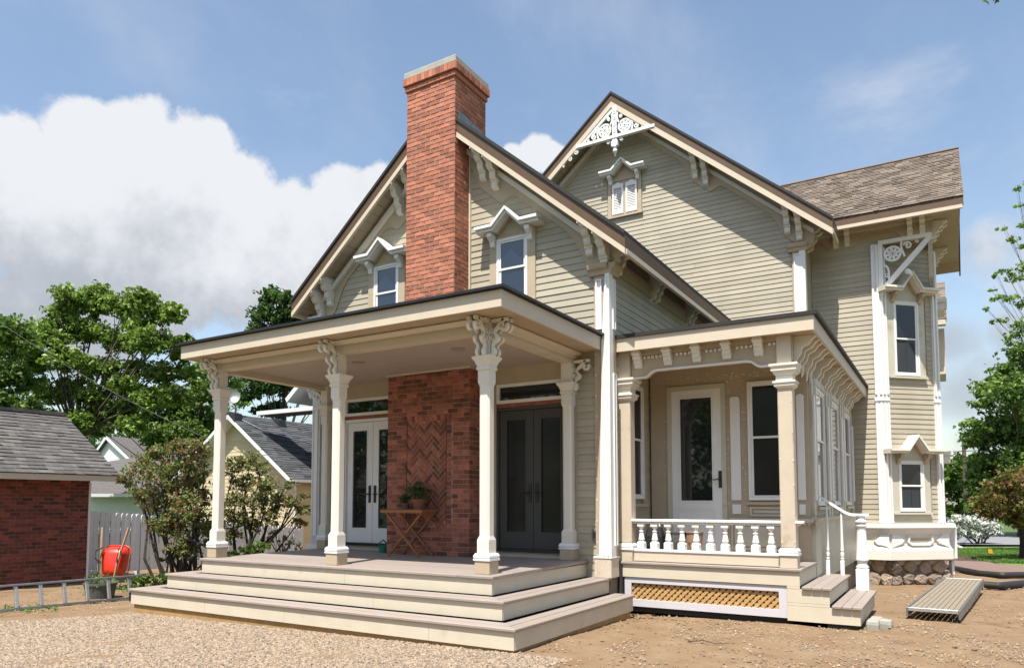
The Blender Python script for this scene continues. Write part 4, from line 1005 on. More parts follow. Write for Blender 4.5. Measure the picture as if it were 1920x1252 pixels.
def white_panel(fr, s0, s1, t0, t1, lower=True):
    q = MB(); r = .03; q.prism(fr, [(s0, t0), (s1, t0), (s1, t1-r), (s1-r, t1), (s0+r, t1), (s0, t1-r)], .0, .032); o = part(q, 'wall_panel', 'white', bevel=.008)
    if lower: q = MB(); q.fb(fr, s0+.01, s1-.01, t0-.21, t0-.06, 0, .02); part(q, 'wall_panel', 'white', bevel=.004)
white_panel(FV, .935, 1.085, 1.60, 3.18); white_panel(FV, 1.885, 1.99, 1.60, 3.15)
window(FV, 1.20, 1.76, 1.60, 3.38, 2.52, 'screen_glass', .0, None, sill=False)
q = MB(); q.fb(FV, 1.16, 1.80, 1.53, 1.575, 0, .05); part(q, 'sill', 'tan_plain')
for s0, s1, z0, z1 in ((.92, 1.88, .86, 1.26), (1.20, 1.78, 1.36, 1.50)):
    q = MB(); 
    for w_ in ((s0, s1, z1-.03, z1), (s0, s1, z0, z0+.03), (s0, s0+.03, z0+.03, z1-.03), (s1-.03, s1, z0+.03, z1-.03)): q.fb(FV, *w_, 0, .022)
    q.fb(FV, s0+.05, s1-.05, z0+.05, z1-.05, 0, .012); part(q, 'panel_moulding', 'primed')
q = MB(); q.fb(FV, .90, VX+.05, 1.275, 1.33, 0, .06); part(q, 'water_table', 'primed')
for k in range(19):
    q = MB(); q.prism(FV, [(.92+k*.06, 1.274), (.97+k*.06, 1.274), (.97+k*.06, 1.25), (.945+k*.06, 1.235), (.92+k*.06, 1.25)], .001, .03); part(q, 'scallop', 'primed')
# window on the wing wall seen across the porch
window(FX(-.365), 4.13, 4.60, 1.62, 3.38, 2.52, 'screen_glass', .0, None, sill=False)
q = MB(); q.fb(FX(-.37), 3.98, 4.128, 1.55, 3.5, 0, .03); q.fb(FX(-.37), 4.602, 4.76, 1.55, 3.5, 0, .03); q.fb(FX(-.37), 3.98, 4.76, 1.5, 1.549, 0, .06); q.fb(FX(-.37), 4.13, 4.6, 3.38, 3.5, 0, .03); part(q, 'casing', 'tan_plain')
# side wall of the vestibule: windows between panelled pilasters under a row of brackets
for y in (5.45, 7.25, 9.05):
    window(FS2, y, y+.85, 1.52, 3.30, 2.5, 'dark_glass', .09, None, casm='primed')
for y in (5.05, 6.55, 6.85, 8.35, 8.65, 10.12):
    q = MB(); q.fb(FS2, y, y+.20, 1.34, 3.40, 0, .045); o = part(q, 'pilaster', 'primed')
    q = MB(); q.prism(FS2, [(y+.04, 1.6), (y+.16, 1.6), (y+.16, 3.1), (y+.13, 3.14), (y+.07, 3.14), (y+.04, 3.1)], .046, .07); part(q, 'panel', 'white', parent=o)
q = MB(); q.fb(FS2, 3.68, 10.45, 3.42, 3.76, -.06, .02); part(q, 'frieze', 'tan_plain')
for y in (3.86, 4.12, 4.38, 4.78, 5.06, 5.62, 5.9, 6.5, 6.78, 7.06, 7.62, 8.2, 8.48, 8.76, 9.4, 9.8, 10.1):
    q = MB(); fr = Fr((VX+.02, y, 0), (1, 0, 0), (0, 1, 0))
    o_ = bez([(.0, 3.30), (.05, 3.36), (-.01, 3.44), (.06, 3.50)], 6)+bez([(.06, 3.50), (.12, 3.55), (.05, 3.60), (.14, 3.63)], 6)[1:]+bez([(.14, 3.63), (.22, 3.65), (.18, 3.70), (.27, 3.735)], 6)[1:]
    q.prism(fr, o_+[(.27, 3.762), (0, 3.762)], -.03, .03); part(q, 'eave_bracket', 'cream_post')
# kick board between post and newel side
b = MB(); b.box(-.33, -.30, 3.55, 4.9, .1, .68); part(b, 'deck_framing', 'interior')

# ------------------------------------------------------------------ vegetation builders
def leaf_mesh(name, pts, size, mats, parent=None, aspect=.6, up=.35, tones=None, kind=None, mi=None):
    """pts: (n,3) array; one folded leaf (two triangles) at each"""
    n = len(pts); d = rng.normal(size=(n, 3)); d /= np.linalg.norm(d, axis=1)[:, None]
    nrm = rng.normal(size=(n, 3)); nrm[:, 2] = np.abs(nrm[:, 2])+up; side = np.cross(d, nrm); side /= np.linalg.norm(side, axis=1)[:, None]+1e-9
    s = size*rng.uniform(.6, 1.35, n)[:, None]
    a = pts-d*s*.5; c = pts+d*s*.5; b = pts+side*s*aspect*.5+np.array([0, 0, .12])*s; e = pts-side*s*aspect*.5+np.array([0, 0, .12])*s
    v = np.stack([a, b, c, e], 1).reshape(-1, 3)
    me = bpy.data.meshes.new(name); me.vertices.add(4*n); me.vertices.foreach_set('co', v.ravel())
    f = (np.arange(n)[:, None]*4+np.array([0, 1, 2, 0, 2, 3])).ravel()
    me.loops.add(6*n); me.loops.foreach_set('vertex_index', f); me.polygons.add(2*n)
    me.polygons.foreach_set('loop_start', np.arange(2*n)*3); me.polygons.foreach_set('loop_total', np.full(2*n, 3))
    for q in (mats if isinstance(mats, (list, tuple)) else [mats]): me.materials.append(MATS[q])
    t = np.repeat(rng.random(n) if tones is None else tones, 2)
    at_ = me.attributes.new('tone', 'FLOAT', 'FACE'); at_.data.foreach_set('value', t.astype(np.float32))
    if mi is not None: me.polygons.foreach_set('material_index', np.repeat(mi, 2).astype(np.int32))
    me.update(); me.validate()
    o = bpy.data.objects.new(name, me); link(o, parent)
    if kind: o['kind'] = kind
    return o
def clump_points(c, r, n, flat=.7):
    """leaves gathered in small sprays over the shell of a clump"""
    k = max(4, int(n/15)); d = rng.normal(size=(k, 3)); d /= np.linalg.norm(d, axis=1)[:, None]; d[:, 2] *= flat
    cen = np.array(c)+d*r*rng.uniform(.3, 1.18, k)[:, None]
    per = n//k+1; p = np.repeat(cen, per, 0)+rng.normal(size=(k*per, 3))*np.array([1, 1, .6])*r*rng.uniform(.10, .24, k).repeat(per)[:, None]
    return p, np.repeat(rng.random(k), per)
def tree(name, label, base, clumps, leaf, size, dens, m_='leaf_maple', trunk=.3, group=None, cat='tree', bark='bark', fork=.35, extra=None, flat=.7):
    """clumps: world (x,y,z,r)"""
    base = Vector(base); T = thing(name, base, label, cat, group)
    P, Q = [], []
    for x, y, z, r in clumps:
        p, t = clump_points((x, y, z), r, int(dens*r*r), flat); P.append(p); Q.append(t*.7+rng.random(len(p))*.3)
    P = np.concatenate(P); Q = np.concatenate(Q)
    ms_ = list(m_) if isinstance(m_, (list, tuple)) else [m_]; ms_ += {'leaf_maple': ['leaf_light', 'leaf_mid'], 'leaf_mid': ['leaf_maple', 'leaf_dark'], 'leaf_dark': ['leaf_mid'], 'leaf_light': ['leaf_maple'], 'leaf_bronze': ['lilac_seed', 'leaf_lilac']}[ms_[0]]
    cl_ = (Q*1.3-.3+rng.random(len(P))*.4); MI_ = np.where(cl_ > .88, 1, np.where((cl_ < .12) & (len(ms_) > 2), len(ms_)-1, 0))
    leaf_mesh('crown', P, size, ms_, T, tones=Q, mi=MI_)
    C = [Vector(c[:3]) for c in clumps]; cen = sum(C, Vector())/len(C); zt = max(c.z for c in C)
    b = MB(); fk = base.lerp(Vector((cen.x, cen.y, zt)), fork); fk.x = base.x*.6+fk.x*.4; fk.y = base.y*.6+fk.y*.4
    mid = base.lerp(fk, .5)+Vector((random.uniform(-.1, .1), random.uniform(-.1, .1), 0))
    b.tube([base-Vector((0, 0, .3)), base+Vector((0, 0, .3)), mid, fk], [trunk*1.5, trunk*1.15, trunk, trunk*.85], 9)
    for i, c in enumerate(C):
        q = fk.lerp(c, .45)+Vector((random.uniform(-.3, .3), random.uniform(-.3, .3), random.uniform(-.5, .1)))*(c-fk).length*.14
        rr = trunk*.26*min(1, .5+clumps[i][3]*.18); b.tube([fk-Vector((0, 0, trunk)), q, c], [rr*1.3, rr*.6, rr*.18], 6)
        for _ in range(3):
            e = c+Vector((random.uniform(-1, 1), random.uniform(-1, 1), random.uniform(-.4, .9)))*clumps[i][3]*.8
            b.tube([q.lerp(c, .6), c.lerp(e, .5)+Vector((0, 0, .1)), e], [rr*.3, rr*.2, rr*.06], 4)
    b.build('trunk', bark, T, smooth=True); return T
def pxc(d, L_, jit=.12):
    """clumps given in photo pixels (u,v,radius) at depth d"""
    out = []
    for u, v, r in L_:
        rr = r*d/F_; p = at(u, v, d+random.uniform(-1, 1)*rr*1.2); out.append((p.x, p.y, p.z, rr))
    return out
g0 = lambda p: (p[0], p[1], gz(p[0], p[1]))
def ground_under(u, d): p = at(u, 930, d); return (p.x, p.y, gz(p.x, p.y))

# ------------------------------------------------------------------ trees on the left
tree('maple_tree', 'tall spreading maple with an open crown, behind the brick shed', ground_under(125, 38),
     pxc(38, [(140,560,32),(185,555,30),(230,575,30),(118,590,26),(265,560,24),(290,585,30),(325,590,24),(160,620,34),(215,640,30),(90,620,30),(60,625,24),(270,640,32),(310,640,26),(345,640,20),(340,665,22),(120,670,34),(70,680,30),(175,690,28),(255,690,26),(300,700,30),(350,700,22),(130,730,34),(80,740,26),(190,760,30),(290,750,32),(335,745,24),(230,760,20),(150,790,26),(250,795,26),(110,620,20),(205,690,24),(215,730,26),(200,780,26),(235,720,24),(170,740,26),(240,770,24),(185,580,22),(250,610,24),(290,640,24),(60,660,26),(370,720,18),(100,640,24)]), 
     'l', .24, 1500, 'leaf_maple', .42, fork=.45)
tree('maple_tree', 'leafy maple at the edge of the photo, left of the spreading maple', ground_under(20, 34),
     pxc(34, [(10,620,36),(40,650,30),(-20,660,40),(20,700,34),(55,720,26),(-30,740,40),(20,760,34),(60,770,24),(-60,690,50),(-90,620,40),(90,785,22)]), 'l', .24, 1400, 'leaf_mid', .35, fork=.4)
tree('maple_tree', 'lower bright green maple showing between the shed roof and the garage', ground_under(320, 44),
     pxc(44, [(215,790,26),(250,770,28),(300,790,38),(350,770,34),(385,740,28),(380,790,34),(330,820,30),(282,815,26),(400,700,24),(180,800,22),(270,750,30),(320,740,30),(300,840,24),(360,810,30)]), 'l', .26, 1100, 'leaf_mid', .3, fork=.4)
tree('maple_tree', 'pale green tree behind the satellite dish', ground_under(400, 58),
     pxc(58, [(400,720,24),(425,690,22),(440,720,24),(410,760,24),(450,750,20),(375,690,20)]), 'l', .26, 700, 'leaf_light', .25, fork=.4)
tree('beech_tree', 'dark green upright tree rising behind the porch roof', ground_under(530, 46),
     pxc(46, [(500,560,18),(515,548,16),(540,560,18),(495,590,24),(530,595,28),(560,590,24),(580,600,24),(480,620,18),(510,630,30),(550,640,34),(485,670,22),(470,700,24),(500,720,30),(540,720,34),(580,700,30),(520,770,24),(465,740,20),(490,770,16),(590,640,26),(610,740,30),(640,650,40)]), 'l', .24, 1500, 'leaf_dark', .35, fork=.35)
# ------------------------------------------------------------------ brick shed
SX, SY1 = -12.3, 2.55
S = thing('brick_shed', (SX-2, 0, gz(SX, 0)), 'dark red brick shed with a weathered grey shingle roof at the photo edge', 'shed')
fs = FX(SX); g_ = gz(SX, 0)
b = MB(); b.box(SX-4, SX-.003, -5, SY1, g_-.1, 2.12); b.prism(Fr((0, SY1, 0), (1, 0, 0), (0, 1, 0)), [(SX-4, 2.121), (SX-.003, 2.121), (SX-2, 3.4)], -.25, 0); b.build('wall', 'mortar_old', S)
brick_wall('sb', fs, -3.0, SY1, g_+.0, 2.12, BL=.215, BH=.0765, g=.012, D=.006)
brick_wall('sb', Fr((SX, SY1, 0), (-1, 0, 0), (0, 1, 0)), 0, 1.2, g_, 2.12, BL=.215, BH=.0765, D=.006)
flush('sb', 'brick', 'brick_old', S)
SRF = Fr((SX+.42, 0, 2.16), (0, 1, 0), (.62, 0, 1), Vector((-1, 0, .62)).normalized())
SRB = Fr((SX-4.42, 0, 2.16), (0, 1, 0), (-.62, 0, 1), Vector((1, 0, .62)).normalized()); RLs = 2.42*math.sqrt(1+.62**2)
b = MB(); b.prism(SRF, [(-5.3, 0), (SY1+.42, 0), (SY1+.42, RLs), (-5.3, RLs)], -.07, 0); b.prism(SRB, [(-5.3, 0), (SY1+.42, 0), (SY1+.42, RLs), (-5.3, RLs)], -.07, 0); b.build('roof', 'shingle_grey', S)
shingles('ssh', SRF, -3.0, SY1+.43, -.02, RLs, ew=.34, eh=.155, th=.016); flush('ssh', 'shingle', 'shingle_grey', S)
b = MB(); q = SRF.p(0, RLs, .015)
for k in range(22): b.box(q.x-.12, q.x+.12, SY1+.42-(k+1)*.30, SY1+.42-k*.30-.01, q.z-.05, q.z+.022+random.uniform(0, .012), random.random())
b.build('ridge_cap', 'shingle_grey', S)['kind'] = 'stuff'
b = MB(); b.box(SX+.395, SX+.425, -5.3, SY1+.42, 2.02, 2.14); b.build('eave_board', 'cream', S)
b = MB(); b.box(SX+.005, SX+.394, -5.3, SY1+.42, 2.045, 2.07); b.build('soffit', 'cream', S)
b = MB(); b.box(SX+.0, SX+.03, SY1-.03, SY1+.01, g_, 2.0); b.build('corner_board', 'white', S)

# ------------------------------------------------------------------ ladder lying on its edge
def gy(x, y): return gz(x, y)
LXx = -8.35
Ld = thing('ladder', (LXx, 0, gy(LXx, 0)), 'aluminium ladder lying on its side on the dirt in front of the brick shed', 'ladder')
LF_ = Fr((LXx, 0, gy(LXx, 0)+.02), (.10, 1, 0), (1, -.10, 0), Vector((-.22, 0, 1)).normalized())
for t in (0, .37):
    q = MB(); q.fb(LF_, -3.4, 1.30, t, t+.022, -.035, .035); q.fb(LF_, -3.4, 1.30, t-.004 if t else t+.022, t if t else t+.026, -.035, -.028); q.fb(LF_, -3.4, 1.30, t+.0221 if not t else t-.006, t+.03 if not t else t-.0001, .028, .035); q.build('rail', 'steel_dull', Ld, bevel=.003)
for k in range(13):
    s = 1.05-k*.345; q = MB(); q.fb(LF_, s-.026, s+.026, .03, .365, -.022, .022); q.build('rung', 'aluminium', Ld, bevel=.008)

# ------------------------------------------------------------------ picket fence
P0, P1 = Vector((-13.1, 2.7, 0)), Vector((-15.95, 12.3, 0)); FL = (P1-P0).length; fu = (P1-P0).normalized(); fn = Vector((fu.y, -fu.x, 0))
fzz = lambda s: (-.13-.03*s, 1.40-.072*s)                    # bottom, top
Fe = thing('picket_fence', P0+Vector((0, 0, -.15)), 'white board fence with rounded picket tops behind the lilac bush', 'fence')
ffr = Fr(P0, fu, fn)
s = 0.0; k = 0
while s < FL:
    zb, zt = fzz(s); wd = .145; q = MB(); y = .0 if k % 2 else .014
    q.prism(ffr, [(s, zb+.05), (s+wd, zb+.05), (s+wd, zt-.07)]+[(s+wd/2+wd/2*math.cos(a), zt-.07+.07*math.sin(a)) for a in lin(.2, math.pi-.2, 6)]+[(s, zt-.07)], y, y+.02, random.random()); q.build('picket', 'fence_white', Fe); s += wd+.022; k += 1
for f_ in (.18, .52, .80):
    q = MB(); (a0_, a1_), (c0_, c1_) = fzz(0), fzz(FL); q.prism(ffr, [(0, a0_+(a1_-a0_)*f_), (FL, c0_+(c1_-c0_)*f_), (FL, c0_+(c1_-c0_)*f_+.09), (0, a0_+(a1_-a0_)*f_+.09)], -.045, -.002); q.build('rail', 'fence_white', Fe)
for s in lin(.05, FL, 6):
    zb, zt = fzz(s); q = MB(); q.fb(ffr, s-.05, s+.05, zb-.1, zt+.02, -.15, -.047); q.build('fence_post', 'fence_white', Fe)

# ------------------------------------------------------------------ wheelbarrow standing on its nose, planter, cord
Bx = at(213, 1045, 14.6)
WB = thing('wheelbarrow', (Bx.x, Bx.y, gz(Bx.x, Bx.y)), 'red wheelbarrow tipped upright against the white fence', 'wheelbarrow')
wf = Fr((Bx.x, Bx.y, gz(Bx.x, Bx.y)), (.85, .53, 0), (.53, -.85, 0), Vector((-.10, .16, 1)).normalized())
rings = []
for d, k in ((0, 1.0), (.05, .97), (.14, .90), (.20, .78), (.22, .5)):
    rr = []
    for i in range(24):
        a = 2*math.pi*i/24; cx_ = abs(math.cos(a))**.5*math.copysign(1, math.cos(a)); cz_ = abs(math.sin(a))**.5*math.copysign(1, math.sin(a))
        rr.append(wf.p(.27*k*cx_*(1-.12*(1-cz_)/2), .56+.31*k*cz_, d))
    rings.append(rr)
q = MB(); q.loft(rings); q.build('tray', 'red_paint', WB, smooth=True)
q = MB(); q.tube([wf.p(.28*math.cos(a)*abs(math.cos(a))**-.5 if abs(math.cos(a)) > .01 else 0, .56+.32*math.copysign(abs(math.sin(a))**.5, math.sin(a)), 0) for a in lin(0.01, 2*math.pi+.01, 25)], .012, 6); q.build('tray_rim', 'red_paint', WB, smooth=True)
for sg in (-1, 1):
    q = MB(); q.tube([wf.p(sg*.10, .05, .24), wf.p(sg*.17, .6, .27), wf.p(sg*.27, 1.25, .20)], .022, 4, True); q.build('handle', 'handle_wood', WB)
    q = MB(); q.tube([wf.p(sg*.16, .85, .26), wf.p(sg*.22, .80, .40), wf.p(sg*.22, .66, .42), wf.p(sg*.16, .55, .27)], .012, 6); q.build('leg', 'black', WB)
q = MB(); q.tube([wf.p(.15+.17*math.cos(a)*0-.15, .10+.15*math.sin(a), .30+.15*math.cos(a)) for a in lin(0, 2*math.pi, 17)], .035, 8); w_ = q.build('wheel', 'rubber', WB, smooth=True)
q = MB(); q.tube([wf.p(-.06, .10, .30), wf.p(.06, .10, .30)], .06, 10); q.build('hub', 'steel_dull', w_)
Pp = at(189, 1075, 12.9); zP = gz(Pp.x, Pp.y)
PT = thing('planter', (Pp.x, Pp.y, zP), 'large round dark planter with seedlings beside the red wheelbarrow', 'planter')
q = MB(); q.lathe((Pp.x, Pp.y, zP), [(.22, 0), (.26, .24), (.275, .24), (.275, .275), (.245, .275), (.235, .22), (.0, .2)], 24); q.build('pot', 'planter', PT, smooth=False)
leaf_mesh('seedlings', np.array([(Pp.x, Pp.y, zP+.30)])+rng.normal(size=(160, 3))*np.array([.11, .11, .07]), .06, 'leaf_mid', PT)

# ------------------------------------------------------------------ neighbouring garage
GY0 = 13.5; GA = thing('garage', (-21.8, 17, -.4), 'pale yellow clapboard garage with a dark grey shingle roof beyond the fence', 'garage')
gf = FY(GY0+.5); gx0, gx1, gxm = -25.2, -18.25, -21.75; gzE, gzR = 2.50, 5.28
zgar = lambda x: gzR-(gzR-gzE)/(gxm-(-25.6) if x < gxm else (-17.9-gxm))*abs(x-gxm)
b = MB(); b.prism(gf, [(gx0, -.6), (gx1, -.6), (gx1, zgar(gx1)-.1), (gxm, gzR-.1), (gx0, zgar(gx0)-.1)], -.2, -.006); b.box(gx1-.2, gx1-.006, GY0+.7, 21, -.6, 2.5); b.build('wall', 'siding_cream', GA)
boards('gb', gf, -.3, 5.1, lambda t: [(max(gx0, gxm-(gzR-.15-t)*3.85/2.78), min(gx1, gxm+(gzR-.15-t)*3.85/2.78))], lap=.16)
boards('gb', FX(gx1), -.3, 2.3, lambda t: [(GY0+.5, 21)], lap=.16)
flush('gb', 'siding_board', 'siding_cream', GA, 60)
for sg, X in ((1, -17.9), (-1, -25.6)):
    ln = abs(X-gxm); fr = Fr((X, 0, gzE), (0, 1, 0), (sg*(gzR-gzE)/ln, 0, 1), Vector((-sg*ln, 0, gzR-gzE)).normalized()); rl_ = math.hypot(ln, gzR-gzE)
    b = MB(); b.prism(fr, [(GY0, 0), (21.5, 0), (21.5, rl_), (GY0, rl_)], -.12, 0); b.build('roof', 'shingle_dark', GA)
    if sg > 0: shingles('gs', fr, GY0, 18.6, 0, rl_, ew=.42, eh=.17, th=.02)
    b = MB(); b.prism(Fr((0, GY0, 0), (1, 0, 0), (0, -1, 0)), [(gxm, gzR-.05), (X, gzE-.05), (X, gzE-.22), (gxm, gzR-.22)], 0, .03); b.build('rake_board', 'siding_white', GA)
    b = MB(); b.prism(WORLD, [(gxm, gzR-.2), (X, gzE-.2), (X, gzE-.23), (gxm, gzR-.23)], -(GY0+.49), -(GY0+.002)); b.build('soffit', 'siding_white', GA)
flush('gs', 'shingle', 'shingle_dark', GA, 0)
b = MB(); b.box(-17.92, -17.80, GY0, 21.5, gzE-.13, gzE-.02); b.build('gutter', 'siding_white', GA)
b = MB(); b.tube([(-17.85, GY0+.15, gzE-.13), (-17.88, GY0+.2, gzE-.35), (-18.15, GY0+.45, gzE-.6), (-18.18, GY0+.45, -.4)], .045, 8); b.build('downspout', 'siding_white', GA)
def onroof(u, v, X=-17.9):   # point on the garage's right slope seen at u,v
    n_ = Vector((gzR-gzE, 0, 17.9*-1+21.75)).normalized(); o_ = Vector((-17.9, 0, gzE)); d = at(u, v, 1)-CPOS; return CPOS+d*((o_-CPOS).dot(n_)/d.dot(n_))
for u, v in ((441, 782), (523, 794)):
    p = onroof(u, v); q = MB(); q.loft([[p+Vector((x*.28, y*.24, z)) for x, y, z in ((-1, -1, .0), (1, -1, -.25), (1, 1, -.25), (-1, 1, .0))], [p+Vector((x*.20, y*.18, z)) for x, y, z in ((-1, -1, .24), (1, -1, .14), (1, 1, .14), (-1, 1, .24))]]); q.build('roof_vent', 'black', GA)
pts = [onroof(u, v)+Vector((.02, 0, .05)) for u, v in ((445, 775), (455, 790), (475, 800), (500, 812), (540, 822), (590, 834), (620, 842))]
q = MB(); q.tube(pts, .02, 5); tag(q.build('roof_cable', 'aluminium'), 'thin pale cable running down across the dark garage roof', 'cable')
p = onroof(441, 776)
DS = thing('satellite_dish', p, 'grey satellite dish on the garage roof peak behind the corner porch post', 'satellite dish')
q = MB(); q.tube([p, p+Vector((0, 0, .35)), p+Vector((-.1, -.1, .5))], .03, 6); q.build('mast', 'steel_dull', DS)
q = MB(); dc = p+Vector((-.1, -.15, .70)); dn = Vector((.75, -.55, .35)).normalized(); du = dn.cross(Vector((0, 0, 1))).normalized(); dv = du.cross(dn)
q.loft([[dc+dn*(.12*(r/.36)**2)+(du*math.cos(a)+dv*math.sin(a))*r for a in lin(0, 2*math.pi*19/20, 20)] for r in (.02, .12, .24, .34, .36)], cap=False); q.build('dish', 'steel_dull', DS, smooth=True)

# ------------------------------------------------------------------ far neighbour houses
NH = thing('far_house', (-52.5, 30, -.6), 'white clapboard house with a grey roof seen above the fence beside the shed', 'house')
nf = FY(27.5); b = MB(); b.prism(nf, [(-56.3, -.6), (-50.6, -.6), (-50.6, 4.7), (-54.3, 6.85), (-56.3, 5.2)], -6, 0); b.build('wall', 'siding_white', NH)
boards('nb', nf, 1.5, 6.6, lambda t: [(max(-56.3, -54.3-(6.7-t)*1.15), min(-50.7, -54.3+(6.7-t)*1.72))], lap=.2); flush('nb', 'siding_board', 'siding_white', NH)
b = MB(); b.prism(WORLD, [(-54.3, 7.0), (-49.9, 4.45), (-49.9, 4.25), (-54.3, 6.8)], -36, -27.2); b.prism(WORLD, [(-54.3, 7.0), (-57.2, 4.7), (-57.2, 4.5), (-54.3, 6.8)], -36, -27.2); b.build('roof', 'shingle_grey', NH)
b = MB(); b.prism(FY(27.18), [(-54.3, 6.98), (-49.9, 4.43), (-49.9, 4.2), (-54.3, 6.72), (-57.2, 4.42), (-57.2, 4.68)], 0, .05); b.build('rake_board', 'siding_white', NH)
for x, y in ((-51.6, 30.5), (-51.6, 33.5)):
    b = MB(); z = 7.0-(x+54.3)*.58; b.loft([[(x-.25, y-.2, z), (x+.25, y-.2, z-.25), (x+.25, y+.2, z-.25), (x-.25, y+.2, z)], [(x-.1, y-.15, z+.3), (x+.2, y-.15, z+.15), (x+.2, y+.15, z+.15), (x-.1, y+.15, z+.3)]]); b.build('roof_vent', 'black', NH)
a_, b_2 = at(165, 925, 46), at(290, 925, 46); c_2, d_2 = at(268, 866, 52), at(200, 890, 52)
b = MB(); b.loft([[at(150, 925, 46), at(300, 925, 46), at(300, 931, 46), at(150, 931, 46)], [at(180, 868, 53), at(300, 850, 53), at(300, 856, 53), at(180, 874, 53)]]); LR = thing('low_shed', at(230, 990, 50), 'long low grey roofed outbuilding in front of the white house', 'outbuilding')
b.build('roof', 'shingle_grey', LR)
b = MB(); b.loft([[at(155, 930, 47), at(300, 930, 47), at(300, 990, 47), at(155, 990, 47)], [at(155, 930, 52), at(300, 930, 52), at(300, 990, 52), at(155, 990, 52)]]); b.build('wall', 'siding_white', LR)
b = MB(); b.loft([[at(150, 925, 45.9), at(300, 925, 45.9), at(300, 931, 45.9), at(150, 931, 45.9)], [at(150, 925, 45.7), at(300, 925, 45.7), at(300, 931, 45.7), at(150, 931, 45.7)]]); b.build('gutter', 'siding_white', LR)
# gabled neighbour behind the left end of the porch
N2 = thing('neighbour_house', (-17.5, 18, -.3), 'gabled neighbour house with scrolled eave brackets glimpsed behind the porch posts', 'house')
f15 = FY(15.2); b = MB(); b.fb(f15, -18.5, -13, 5.2, 8, -3, 0); b.fb(FY(15.6), -18.6, -13, -.3, 5.05, -3, 0); b.build('wall', 'siding_cream', N2)
boards('n2', f15, 5.3, 7.6, lambda t: [(-18.4, -15)], lap=.13); flush('n2', 'siding_board', 'siding', N2, 40)
b = MB(); b.prism(WORLD, [(-19.45, 5.86), (-16.5, 8.3), (-16.5, 8.05), (-19.35, 5.70)], -19, -14.5); b.build('roof', 'siding_white', N2)
b = MB(); b.box(-20.6, -14, 14.2, 15.19, 5.22, 5.36); b.build('porch_roof', 'shingle_dark', N2)
b = MB(); b.box(-20.65, -14, 14.05, 14.19, 5.20, 5.36); b.build('gutter', 'siding_white', N2)
for x in (-18.62, -18.3): corbel(f15, x, 6.35+(.25 if x > -18.5 else 0), .12, 1.1, 'eave_bracket', 'white', N2)

# ------------------------------------------------------------------ overhead wire
q = MB(); a, c_ = at(-20, 590, 30), at(470, 855, 26); q.tube([a.lerp(c_, t)-Vector((0, 0, 1.6*4*t*(1-t)*.25)) for t in lin(0, 1, 12)]+[c_+Vector((.5, .3, .05))], .011, 5)
tag(q.build('overhead_wire', 'wire'), 'black utility wire crossing in front of the maple to the garage', 'wire')

# ------------------------------------------------------------------ lilac bush
def bush(name, label, base, clumps, m_list, size, dens, stems, cat='bush', bark='bark_dark', seeds=None, flat=.8, spread=.25):
    base = Vector(base); T = thing(name, base, label, cat); P, Q, MI = [], [], []
    for x, y, z, r in clumps:
        p, t = clump_points((x, y, z), r, int(dens*r*r), flat); P.append(p); Q.append(t*.6+rng.random(len(p))*.4); MI.append((rng.random(len(p)) < (seeds or 0)*(.5+t)).astype(int))
    leaf_mesh('foliage', np.concatenate(P), size, m_list, T, tones=np.concatenate(Q), mi=np.concatenate(MI))
    b = MB()
    for i in range(stems):
        c = Vector(clumps[i % len(clumps)][:3]); st = base+Vector((random.uniform(-1, 1)*spread, random.uniform(-1, 1)*spread, -.05)); m1 = st.lerp(c, .35)+Vector((random.uniform(-.2, .2), random.uniform(-.2, .2), .08)); m2 = st.lerp(c, .7)+Vector((random.uniform(-.15, .15), random.uniform(-.15, .15), 0))
        b.tube([st, m1, m2, c], [.035, .026, .017, .006], 5)
        for _ in range(4):
            e = c+Vector((random.uniform(-1, 1), random.uniform(-1, 1), random.uniform(-.3, 1)))*clumps[i % len(clumps)][3]; b.tube([m2.lerp(c, random.random()), e], [.009, .003], 4)
    b.build('stems', bark, T); return T
LB = pxc(12.6, [(250,890,22),(275,862,24),(300,850,20),(335,840,26),(365,835,26),(385,850,24),(345,870,26),(300,890,30),(330,915,30),(370,900,26),(265,920,24),(235,905,14),(300,940,34),(350,950,34),(385,930,22),(330,985,34),(375,985,30),(300,985,24),(350,1020,28),(320,1040,20),(400,1010,20)])
bush('lilac_bush', 'open lilac bush with brown seed heads between the fence and the corner porch post', (at(345, 1060, 12.6).x, at(345, 1060, 12.6).y, gz(-10, 2.5)), LB, ['leaf_lilac', 'lilac_seed'], .06, 9500, 21, seeds=.26)
LB2 = pxc(14.2, [(440,875,20),(470,865,22),(490,880,20),(455,905,24),(500,910,24),(520,935,24),(480,940,26),(440,940,22),(545,940,16),(565,955,16),(560,980,14),(510,965,22),(450,975,24),(420,960,20),(430,1000,22),(475,985,18),(570,930,10),(540,905,12)])
bush('lilac_bush', 'second lilac bush with twisting bare stems seen between the two left porch posts', (at(440, 1040, 14.2).x, at(440, 1040, 14.2).y, gz(-10, 4.5)), LB2, ['leaf_lilac', 'lilac_seed'], .06, 9500, 18, seeds=.26)
bush('hosta_bed', 'low leafy green ground cover beside the left end of the steps', (at(280, 1085, 12.5).x, at(280, 1085, 12.5).y, gz(-9, 2)), pxc(12.3, [(255,1090,14),(275,1088,14),(295,1086,14),(315,1080,16),(300,1095,12),(265,1100,10)]), ['leaf_mid', 'leaf_mid'], .07, 7000, 4, cat='ground cover', seeds=0)
bush('leafy_perennial', 'bright green leafy plants just past the far end of the porch deck', (at(470, 1030, 15).x, at(470, 1030, 15).y, gz(-10, 5)), pxc(13.5, [(420,1040,12),(440,1036,12),(460,1032,14),(480,1028,14),(500,1024,12),(405,1035,12),(385,1018,12),(380,990,14)]), ['leaf_mid', 'leaf_maple'], .07, 6000, 4, cat='plants', seeds=.3)
